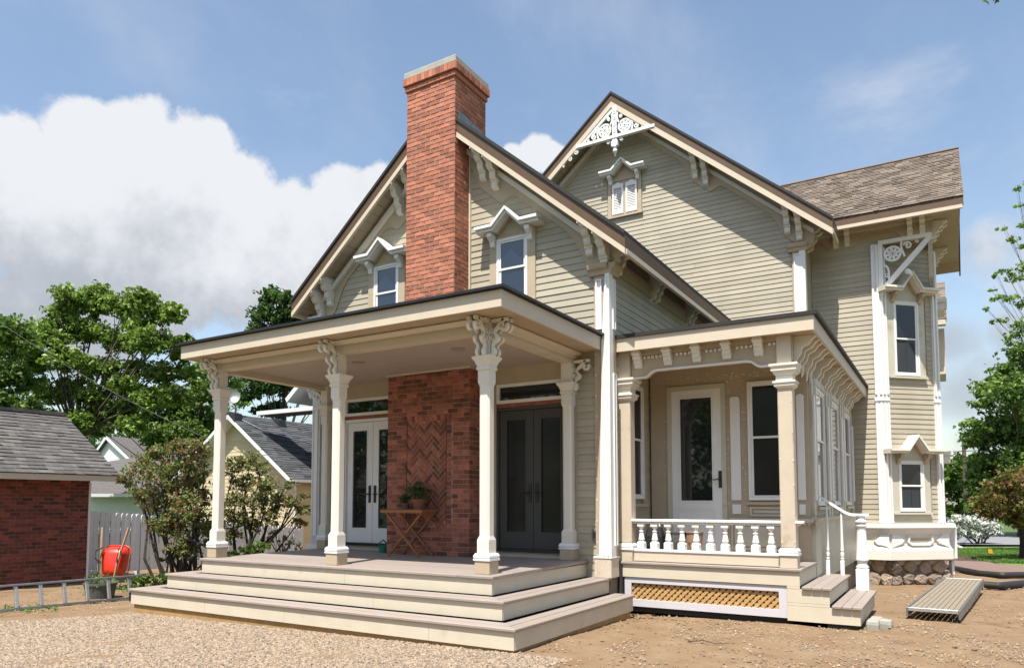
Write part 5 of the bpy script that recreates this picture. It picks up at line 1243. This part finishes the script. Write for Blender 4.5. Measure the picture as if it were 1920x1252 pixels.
bush('silver_shrub', 'small grey green variegated shrub by the fence end near the house corner', (at(540, 1030, 14.6).x, at(540, 1030, 14.6).y, gz(-10, 5.5)), pxc(14.6, [(515,1000,10),(530,1010,12),(545,1015,12),(560,1022,10),(505,1012,10),(535,1025,10)]), ['sage_leaf', 'leaf_light'], .05, 5000, 6, cat='shrub', seeds=.25)
q = MB(); p = at(355, 1030, 12.3); q.tube([p+Vector((.22*math.cos(a), .05*math.sin(a*2), .16*math.sin(a))) for a in lin(.3, 5.8, 18)], .035, 8); tag(q.build('coiled_hose', 'rubber', smooth=True), 'dark coiled pipe under the lilac at the left end of the deck', 'hose')

# ------------------------------------------------------------------ things on the porches
T = thing('folding_table', (-3.43, 2.64, .735), 'teak folding table with crossed legs against the brick fireplace', 'table')
for k in range(5):
    y = 2.42+k*.09; q = MB(); q.box(-3.85, -3.02, y, y+.08, 1.428, 1.45); q.build('slat', 'teak', T, bevel=.004)
for y in (2.47, 2.80):
    for a, c_ in (((-3.80, y, 1.425), (-3.12, y, .735)), ((-3.08, y+.03, 1.425), (-3.75, y+.03, .735))):
        q = MB(); q.tube([a, c_], .02, 4, True); q.build('leg', 'teak', T)
for x, z in ((-3.62, .86), (-3.25, .86)):
    q = MB(); q.tube([(x, 2.47, z), (x, 2.82, z)], .014, 4, True); q.build('stretcher', 'teak', T)
q = MB(); q.box(-3.85, -3.02, 2.405, 2.418, 1.40, 1.452); q.build('apron', 'teak', T)
for x, r, lab, cat in ((-3.27, .115, 'round bushy plant in a clay pot on the teak folding table', .17), (-3.52, .07, 'small trailing plant in a low clay pot on the teak folding table', .09)):
    P_ = thing('potted_plant', (x, 2.63, 1.452), lab, 'potted plant'); q = MB(); q.lathe((x, 2.63, 1.452), [(r*.6, 0), (r*.85, r*1.1), (r, r*1.1), (r, r*1.4), (r*.85, r*1.4), (r*.8, r*1.2), (0, r*1.15)], 18); q.build('pot', 'terracotta', P_)
    p, t = clump_points((x, 2.63, 1.452+r*1.4+cat*.75), cat, 900 if cat > .1 else 350, .8); leaf_mesh('foliage', p, .035, 'leaf_dark', P_, tones=t)
q = MB(); q.lathe((-4.28, 3.0, .735), [(.07, 0), (.085, .12), (.09, .12), (.075, .11), (.0, .02)], 16); q.tube([(-4.28, 2.92, .82), (-4.28, 2.90, .90), (-4.28, 3.0, .94), (-4.28, 3.08, .88)], .012, 5)
mat('green_plastic', (.02, .22, .13), .4, .1); tag(q.build('watering_can', 'green_plastic', smooth=False), 'small green watering can on the deck beside the brick fireplace', 'watering can')
TB = thing('tool_bag', (.02, 4.1, .72), 'black upright tool bag behind the first balusters of the side porch', 'bag')
q = MB(); q.loft([[(.02+a*.13*k, 4.1+c_*.1*k, .72+z) for a, c_ in ((-1, -1), (1, -1), (1, 1), (-1, 1))] for k, z in ((.8, 0), (1, .08), (1, .35), (.7, .50))]); q.build('bag', 'rubber', TB, bevel=.03)
q = MB(); q.tube([(-.05, 4.1, 1.21), (-.03, 4.1, 1.28), (.07, 4.1, 1.28), (.09, 4.1, 1.21)], .014, 6); q.build('handle', 'white', TB)
for x, y, lb in ((.30, 4.25, 'galvanised bucket beside the black bag behind the balusters'), (.52, 4.35, 'brownish metal pail nearest the porch door behind the balusters')):
    BK = thing('bucket', (x, y, .72), lb, 'bucket'); q = MB(); q.lathe((x, y, .72), [(.10, 0), (.135, .40), (.145, .40), (.145, .42), (.125, .42), (.09, .02)], 18); q.build('pail', 'steel_dull' if x < .4 else 'handle_wood', BK)
    q = MB(); q.tube([(x-.14, y, 1.12), (x-.10, y-.05, 1.0), (x, y-.16, .96), (x+.10, y-.05, 1.0), (x+.14, y, 1.12)], .005, 4); q.build('handle', 'black', BK)

# ------------------------------------------------------------------ ground cover: gravel, clods, patches
def gpt(u, v):
    d = at(u, v, 1)-CPOS; t = 10
    for _ in range(12): p = CPOS+d*t; t = (gz(p.x, p.y)-CPOS.z)/d.z
    return CPOS+d*t
def patch(name, px, m_, dz, kind='structure', n=60):
    P = [gpt(u, v) if not isinstance(u, Vector) else u for u, v in px]; bm = bmesh.new(); vs = [bm.verts.new((p.x, p.y, 0)) for p in P]; bm.faces.new(vs)
    for _ in range(5):
        lg = [e for e in bm.edges if e.calc_length() > 3]
        if lg: bmesh.ops.subdivide_edges(bm, edges=lg, cuts=1)
    bmesh.ops.triangulate(bm, faces=bm.faces)
    for v in bm.verts: v.co.z = gz(v.co.x, v.co.y)+dz
    me = bpy.data.meshes.new(name); bm.to_mesh(me); bm.free(); me.materials.append(MATS[m_]); o = bpy.data.objects.new(name, me); COL.objects.link(o); o['kind'] = kind; return o
def stones_mesh(name, x, y, r, m_, dz=0, kind='stuff', flat=.6):
    n = len(x); z = np.array([gz(a, b) for a, b in zip(x, y)])+dz
    base = np.array([(1, 0, 0), (.3, .95, 0), (-.8, .6, 0), (-.8, -.6, 0), (.3, -.95, 0), (0, 0, 1), (.1, .1, .0)])[:6]
    J = base[None]*rng.uniform(.75, 1.25, (n, 6, 1)); a = rng.uniform(0, 2*np.pi, n); ca, sa = np.cos(a)[:, None], np.sin(a)[:, None]
    el = rng.uniform(.6, 1, n)[:, None]; X = J[:, :, 0]; Y = J[:, :, 1]*el; Z = J[:, :, 2]*flat*rng.uniform(.7, 1.6, n)[:, None]
    Z[:, :5] += rng.uniform(-.1, .5, (n, 5)); 
    off = rng.uniform(-.35, .35, (n, 2))
    X[:, 5] += off[:, 0]; Y[:, 5] += off[:, 1]
    V = np.stack([(X*ca-Y*sa)*r[:, None]+x[:, None], (X*sa+Y*ca)*r[:, None]+y[:, None], Z*r[:, None]+z[:, None]], 2).reshape(-1, 3)
    F = np.array([(0, 1, 5), (1, 2, 5), (2, 3, 5), (3, 4, 5), (4, 0, 5)]); f = (np.arange(n)[:, None, None]*6+F).reshape(-1)
    me = bpy.data.meshes.new(name); me.vertices.add(6*n); me.vertices.foreach_set('co', V.ravel()); me.loops.add(len(f)); me.loops.foreach_set('vertex_index', f)
    me.polygons.add(5*n); me.polygons.foreach_set('loop_start', np.arange(5*n)*3); me.polygons.foreach_set('loop_total', np.full(5*n, 3)); me.materials.append(MATS[m_])
    t = me.attributes.new('tone', 'FLOAT', 'FACE'); t.data.foreach_set('value', np.repeat(rng.random(n), 5).astype(np.float32)); me.update(); me.validate()
    o = bpy.data.objects.new(name, me); COL.objects.link(o); o['kind'] = kind; return o
def edge_noise(x, y): return .25*np.sin(x*1.7+y)+.15*np.sin(x*4.1-y*3)+.1*np.sin(y*7+x)
def in_gravel(x, y):   # the gravelled drive in front of the steps
    e = edge_noise(x, y); left = (y < -.45+.75*(x+6.6)+e*.8); front = (y < .03+.015*e); right = (x+.55*y < .35+e*.7)
    return front & right & ((x > -6.6) | left)
sheet('gravel_bed', lin(-12, 3, 120), lin(-9, .05, 80), 'gravel_bed', .004, .004)
gb = bpy.data.objects['gravel_bed']; bm = bmesh.new(); bm.from_mesh(gb.data)
dl = [f for f in bm.faces if not in_gravel(np.array(f.calc_center_median().x), np.array(f.calc_center_median().y))]; bmesh.ops.delete(bm, geom=dl, context='FACES'); bm.to_mesh(gb.data); bm.free()
n = 330000; x = rng.uniform(-11, 3.2, n); y = rng.uniform(-5.2, .05, n)
fwd = (x-CPOS.x)*fw.x+(y-CPOS.y)*fw.y; sidev = (x-CPOS.x)*rt.x+(y-CPOS.y)*rt.y
k = in_gravel(x, y) & (fwd > 3.6) & (sidev > -fwd*.78) & (sidev < fwd*.5); x, y = x[k], y[k]; k = rng.random(len(x)) < np.clip(9.5/np.hypot(x-CPOS.x, y-CPOS.y), .35, 1); x, y = x[k], y[k]
stones_mesh('gravel', x, y, rng.uniform(.009, .022, len(x)), 'gravel', .006)
n = 26000; x = rng.uniform(-9, 6.5, n); y = rng.uniform(-4.5, 12, n)
dens_ = (np.sin(x*1.3+.5)*np.sin(y*1.1+2)+.6*np.sin(x*3.1+y*2.2))*.5+.5
k = (~in_gravel(x, y)) & (rng.random(n) < dens_**2*.95+.05) & ~((x > -6.6) & (x < 0) & (y > 0)) & ~((x > -.4) & (x < 2.8) & (y > 3.6))
stones_mesh('loose_stones', x[k], y[k], rng.uniform(.006, .02, k.sum()), 'gravel', .012)
n = 16000; x = rng.uniform(.6, 5.5, n); y = rng.uniform(-4, 4.5, n); d_ = np.sin(x*2.3+1)*np.sin(y*1.7)+.5*np.sin(x*5+y*4); k = (~in_gravel(x, y)) & (d_ > .1) & ~((x < 2.8) & (y > 3.5))
stones_mesh('gravel_scatter', x[k], y[k], rng.uniform(.006, .016, k.sum()), 'gravel', .012)
n = 9000; x = rng.uniform(-11, 7, n); y = rng.uniform(-4.5, 13, n); k = ~in_gravel(x, y) & ~((x > -6.6) & (x < 0) & (y > 0)) & ~((x > -.4) & (x < 2.8) & (y > 3.6))
stones_mesh('dirt_clods', x[k], y[k], rng.uniform(.008, .035, k.sum())*rng.uniform(.4, 1, k.sum()), 'dirt', .008, flat=.8)
# spoil along the foot of the steps and by the ladder
xs = np.concatenate([rng.uniform(-.3, .25, 260), rng.uniform(-9.6, -7.7, 300), rng.uniform(-.1, 2.0, 300)]); ys = np.concatenate([rng.uniform(.0, 3.4, 260), rng.uniform(-2, 2.2, 300), rng.normal(3.45, .12, 300)])
xs[:260] = .02+np.abs(rng.normal(0, .07, 260)); stones_mesh('dirt_spoil', xs, ys, rng.uniform(.008, .028, len(xs)), 'dirt', .0, flat=.8)
for i, (u, v) in enumerate(((1290, 1205),)):
    p = gpt(u, v)+Vector((0, 0, .02)); q = MB(); q.tube([p, p+Vector((.16, .05, .02)), p+Vector((.30, .02, .0)), p+Vector((.42, .10, .01))][:4 if i == 0 else 3], [.008, .007, .005, .003][:4 if i == 0 else 3], 5); q.tube([p+Vector((.16, .05, .02)), p+Vector((.24, -.06, .02))], [.005, .002], 4)
    tag(q.build('twig', 'bark'), 'forked dry twig lying on the bare dirt before the lattice panel', 'twig')
patch('lawn', [(1600,1027),(2300,1027),(2400,1066),(1920,1062),(1870,1057),(1868,1048),(1790,1033),(1600,1033)], 'lawn', .02)
patch('mulch_bed', [(1600,1033),(1790,1033),(1868,1048),(1850,1054),(1784,1052),(1600,1052)], 'mulch', .024)
patch('brick_path', [(1600,1052),(1784,1052),(1850,1054),(1870,1058),(1920,1062),(2400,1068),(2400,1084),(1920,1078),(1600,1070)], 'paver', .028)
patch('road', [(1200,1009),(2800,1009),(2800,1026),(1200,1026)], 'asphalt', .03)
patch('verge', [(1200,1004),(2800,1004),(2800,1008.8),(1200,1008.8)], 'lawn', .04)
def scatter_px(poly, n):
    us = rng.uniform(min(p[0] for p in poly), max(p[0] for p in poly), n); vs = rng.uniform(min(p[1] for p in poly), max(p[1] for p in poly), n); return us, vs
A_, B_, C_, D_ = gpt(1740, 1030), gpt(2000, 1029), gpt(2000, 1060), gpt(1860, 1056)
pp = []
for _ in range(26000):
    a, c_ = rng.random(), rng.random(); p = A_.lerp(B_, a).lerp(D_.lerp(C_, a), c_); pp.append((p.x, p.y, gz(p.x, p.y)+.04))
leaf_mesh('grass', np.array(pp), .09, 'grass', None, aspect=.2, up=-.2, kind='stuff')
pp = []
for _ in range(160):
    p = gpt(rng.uniform(0, 110), rng.uniform(1136, 1150)); pp.append((p.x, p.y, p.z+.02))
for _ in range(1400):
    x = rng.normal(-9.6, .8); y = rng.normal(2.6, .6); pp.append((x, y, gz(x, y)+.04))
leaf_mesh('weeds', np.array(pp), .07, 'grass', None, aspect=.3, kind='stuff')

# ------------------------------------------------------------------ right side things
o_ = Vector((3.20, 4.95, gz(3.2, 5)+.16)); pu = Vector((.62, -.03, 0)).normalized(); pv = Vector((.085, .995, .0)).normalized()
pf = Fr(o_, pu, (0, 0, 1), pv); PL = thing('scaffold_plank', o_-Vector((0, 0, .16)), 'long aluminium scaffold plank lying on the dirt by the tower', 'scaffold plank')
PLn, PWd = 4.9, .62
for k in range(9):
    q = MB(); q.fb(pf, .03+k*.0625, .03+k*.0625+.055, .03, PLn-.03, -.02, .0, random.random()); q.build('deck_slat', 'alu_wood', PL)
for s in (0, PWd-.025): q = MB(); q.fb(pf, s, s+.025, 0, PLn, -.11, .012); q.build('side_rail', 'steel_dull', PL, bevel=.003)
for t in (0, PLn-.025): q = MB(); q.fb(pf, .026, PWd-.026, t, t+.025, -.035, .012); q.build('end_rail', 'aluminium', PL, bevel=.003)
for t in (.06, PLn-.1):
    for s in (.01, PWd-.04): q = MB(); q.fb(pf, s, s+.03, t, t+.04, -.17, -.111); q.build('foot', 'black', PL)
for t in lin(.5, PLn-.5, 6): q = MB(); q.fb(pf, .026, PWd-.026, t, t+.03, -.09, -.03); q.build('cross_bar', 'steel_dull', PL)
for lab, px, r in (('black corrugated drain pipe curving along the edge of the brick path', ((1752,1064),(1790,1071),(1835,1080),(1880,1084),(1925,1083),(2000,1078)), .075), ('short black corrugated drain pipe beside the scaffold plank end', ((1846,1103),(1875,1105),(1925,1100),(2000,1098)), .075)):
    P = [gpt(*a)+Vector((0, 0, r)) for a in px]; pts = []
    for a, c_ in zip(P, P[1:]): pts += [a.lerp(c_, t) for t in lin(0, 1, 22)[:-1]]
    q = MB(); q.tube(pts, [r*(1 if k % 2 else .88) for k in range(len(pts))], 12); tag(q.build('drain_pipe', 'rubber', smooth=True), lab, 'drain pipe')
for x, y, z, lb in ((2.89, 3.86, 0, 'grey concrete block nearest the camera at the corner of the side steps'), (2.90, 4.20, 0, 'grey concrete block behind another at the side steps'), (3.02, 4.0, 0, 'tilted lump of pale concrete between two blocks by the side steps')):
    q = MB(); g = gz(x, y); q.loft([[(x+a*.07*k_, y+c_*.10*k_, g+zz+random.uniform(-.006, .006)) for a, c_ in ((-1, -1), (1, -1), (1, 1), (-1, 1))] for k_, zz in ((1, -.03), (1.03, .05), (.92, .10))]); tag(q.build('concrete_block', 'concrete', bevel=.012), lb, 'concrete block')
p = gpt(1853, 1043); FLg = thing('marker_flag', p, 'tiny yellow marker flag on the mulch by the lawn', 'flag'); q = MB(); q.tube([p, p+Vector((0, 0, .25))], .006, 4); q.build('wire_staff', 'black', FLg); q = MB(); q.prism(Fr(p, rt, -fw), [(0, .12), (.16, .10), (.13, .24), (0, .25)], 0, .004); q.build('flag', 'yellow', FLg)
p = gpt(1786, 1028); q = MB(); q.tube([p+Vector((-.3, .2, .25)), p+Vector((0, 0, .18)), p+Vector((.32, -.25, .04))], .05, 8); tag(q.build('downspout_end', 'white'), 'white downspout end pointing out onto the mulch bed', 'downspout')
# parked car, seen past the corner of the house
c0 = gpt(1776, 1006); c0 = gpt(1781, 1006); CA = thing('parked_car', c0, 'dark maroon car with a red tail light, mostly hidden by the house corner', 'car')
cf = Fr(c0+Vector((-.25, 0, 0)), (0, 1, 0), (1, 0, 0)); 
prof = [(0, .35), (0, .95), (.15, 1.05), (.45, 1.55), (.7, 1.62), (2.3, 1.6), (3.1, 1.08), (4.3, .95), (4.5, .6), (4.45, .35)]
q = MB(); q.prism(cf, prof, -1.75, 0); q.build('body', 'car_dark', CA, bevel=.06)
q = MB(); q.prism(cf, [(.35, 1.1), (.55, 1.52), (2.25, 1.52), (2.85, 1.1)], .0, .01); q.build('window', 'dark_glass', CA)
q = MB(); q.box(c0.x-1.85, c0.x-.4, c0.y-.02, c0.y+.03, c0.z+1.1, c0.z+1.5); q.build('rear_window', 'dark_glass', CA)
for x in (-.36, -1.9): q = MB(); q.box(c0.x+x-.05, c0.x+x+.11, c0.y-.04, c0.y+.1, c0.z+.8, c0.z+1.02); q.build('tail_light', 'tail_light', CA, bevel=.02)
for t in (.85, 3.6):
    for dd in (-.05, -1.7): q = MB(); c_ = cf.p(t, .33, dd); q.loft([[c_+Vector((o2, .33*math.cos(a), .33*math.sin(a))) for a in lin(0, 2*math.pi*15/16, 16)] for o2 in (-.1, .1)]); w_ = q.build('wheel', 'rubber', CA); q = MB(); q.loft([[c_+Vector((o2, .2*math.cos(a), .2*math.sin(a))) for a in lin(0, 2*math.pi*15/16, 16)] for o2 in (.1, .112)]); q.build('rim', 'steel_dull', w_)
# utility pole and wires
p = ground_under(1811, 62); UP = thing('utility_pole', p, 'grey utility pole standing in front of the distant trees', 'utility pole')
q = MB(); q.tube([p, (p[0], p[1], p[2]+7.0)], [.2, .14], 8); q.build('pole', 'bark', UP)
q = MB(); q.tube([at(1783, 847, 20), at(1815, 845, 30), at(1860, 843, 60)], .015, 4); tag(q.build('service_wire', 'wire'), 'thin dark wire running from the house corner toward the road', 'wire')
bush('white_flowering_bush', 'broad bush covered in white blossom beyond the road', ground_under(1835, 31), pxc(31, [(1795,985,14),(1812,978,16),(1832,980,18),(1852,985,16),(1868,994,12),(1800,998,14),(1825,998,16),(1850,1000,14),(1790,975,12),(1840,990,14),(1815,990,14)]), ['flower_white', 'leaf_mid'], .13, 3200, 9, seeds=.10)
tree('bronze_tree', 'low spreading tree with bronze green foliage beside the lawn', ground_under(1914, 22.4),
     pxc(22, [(1850,940,24),(1870,920,28),(1895,905,28),(1925,900,36),(1840,955,16),(1880,950,28),(1910,950,30),(1945,940,40),(1860,965,18),(1900,975,22),(1960,980,30),(1990,920,44)]), 'l', .12, 2600, ['leaf_bronze'], .09, fork=.45, bark='bark_dark')
tree('roadside_tree', 'dense dark green tree at the photo edge, beyond the lawn', ground_under(1925, 38),
     pxc(38, [(1915,655,26),(1940,620,34),(1885,695,30),(1850,730,26),(1845,760,20),(1900,740,44),(1835,800,24),(1820,830,16),(1850,820,34),(1880,800,40),(1930,800,60),(1850,870,34),(1835,900,30),(1890,870,46),(1940,880,60),(1960,700,60),(1855,930,30),(1835,950,26),(1990,800,70)]), 'l', .24, 1100, 'leaf_mid', .4, fork=.3)
tree('locust_tree', 'feathery pale green tree reaching in at the right photo edge', ground_under(2060, 24),
     pxc(24, [(1905,355,9),(1915,385,10),(1920,420,12),(1880,430,9),(1900,450,12),(1925,460,14),(1865,515,9),(1885,510,12),(1905,520,16),(1925,500,18),(1860,545,9),(1848,580,8),(1870,560,12),(1895,560,14),(1920,570,16),(1880,600,10),(1860,605,8),(1910,610,12),(1930,340,12),(1960,400,30),(1970,480,34),(1990,560,40),(2010,350,50),(2050,450,60)]), 'l', .085, 3400, 'leaf_light', .09, fork=.4, bark='bark_dark', flat=.45)
def wood(name, px, d, m_, size, dens):
    C = pxc(d, px); P = []; Q = []
    for x, y, z, r in C: p, t = clump_points((x, y, z), r, int(dens*r*r)); P.append(p); Q.append(t)
    o = leaf_mesh(name, np.concatenate(P), size, m_, None, tones=np.concatenate(Q), kind='stuff'); return o
wood('distant_wood', [(u, 900+12*math.sin(u*.05), 42) for u in range(1700, 2500, 34)]+[(u, 960, 40) for u in range(1700, 2500, 40)]+[(1780, 880, 26), (1800, 872, 24), (1822, 868, 26)], 75, 'leaf_mid', .55, 120)
wood('distant_wood', [(u, 880+14*math.sin(u*.06), 44) for u in range(-500, 700, 40)]+[(u, 830, 36) for u in range(-500, 560, 60)], 90, 'leaf_dark', .6, 90)
p = at(1872, -6, 7.0); TW = thing('leafy_twig', p, 'tip of a leafy twig hanging into the top edge of the sky', 'twig')
leaf_mesh('leaves', np.array([tuple(p)])+rng.normal(size=(14, 3))*np.array([.05, .03, .02]), .06, 'leaf_mid', TW); q = MB(); q.tube([p+Vector((.5, 0, .6)), p], [.008, .003], 5); q.build('stem', 'bark_dark', TW)

q = MB()
for _ in range(80):
    c_ = random.choice([(-.09, .0), (.885, .0), (1.14, 0), (1.82, 0), (1.115, 0), (.905, 0)]); x = c_[0]+random.uniform(-.012, .012); z = random.uniform(.85, 3.55); r_ = random.uniform(.006, .014)
    q.prism(FV, [(x+r_*1.3*math.cos(a), z+r_*math.sin(a)) for a in [k*math.pi/3 for k in range(6)]], .0005, .0035)
for _ in range(40):
    x = random.uniform(-.1, 1.9); z = 3.47+random.uniform(-.03, .1); r_ = random.uniform(.008, .016); q.prism(FV, [(x+r_*1.3*math.cos(a), z+r_*math.sin(a)) for a in [k*math.pi/3 for k in range(6)]], .0005, .0035)
for x0_ in (1.88, 2.04, -.20):
    for k in range(6):
        z = 1.05+k*.36+random.uniform(-.03, .03); r_ = random.uniform(.007, .014); x = x0_+random.uniform(-.004, .004)
        q.prism(FY(3.66), [(x+r_*math.cos(a), z+r_*1.3*math.sin(a)) for a in [j*math.pi/3 for j in range(6)]], .0005, .0035)
for k in range(12):
    z = 1.0+k*.30; x = -.545+random.uniform(-.006, .006); r_ = random.uniform(.008, .018); q.prism(FY(W-.05), [(x+r_*math.cos(a), z+r_*1.2*math.sin(a)) for a in [j*math.pi/3 for j in range(6)]], .0005, .003)
for x, z in ((-.55, .56), (-.55, .72), (-.36, .56), (-.36, .72), (-.45, .64)): q.prism(FY(3.225), [(x+.013*math.cos(a), z+.016*math.sin(a)) for a in [j*math.pi/3 for j in range(6)]], .0005, .003)
mat('filler', (.60, .53, .43), .8); part(q, 'filler_spots', 'filler', kind='stuff')

# the wood behind the viewer, which the window glass mirrors
P = []; Q = []
for k in range(46):
    a = math.pi*(1.02+.96*k/45); rr_ = random.uniform(30, 38)
    for z, r_ in ((2.0, 3.2), (5.5, 3.4), (8.2, 2.6)):
        c_ = (CPOS.x+rr_*math.cos(a), CPOS.y+rr_*math.sin(a), z+random.uniform(-1, 1)); p, t = clump_points(c_, r_*random.uniform(.8, 1.2), 420); P.append(p); Q.append(t)
leaf_mesh('wood_across_the_yard', np.concatenate(P), .5, 'leaf_mid', None, tones=np.concatenate(Q), kind='stuff')
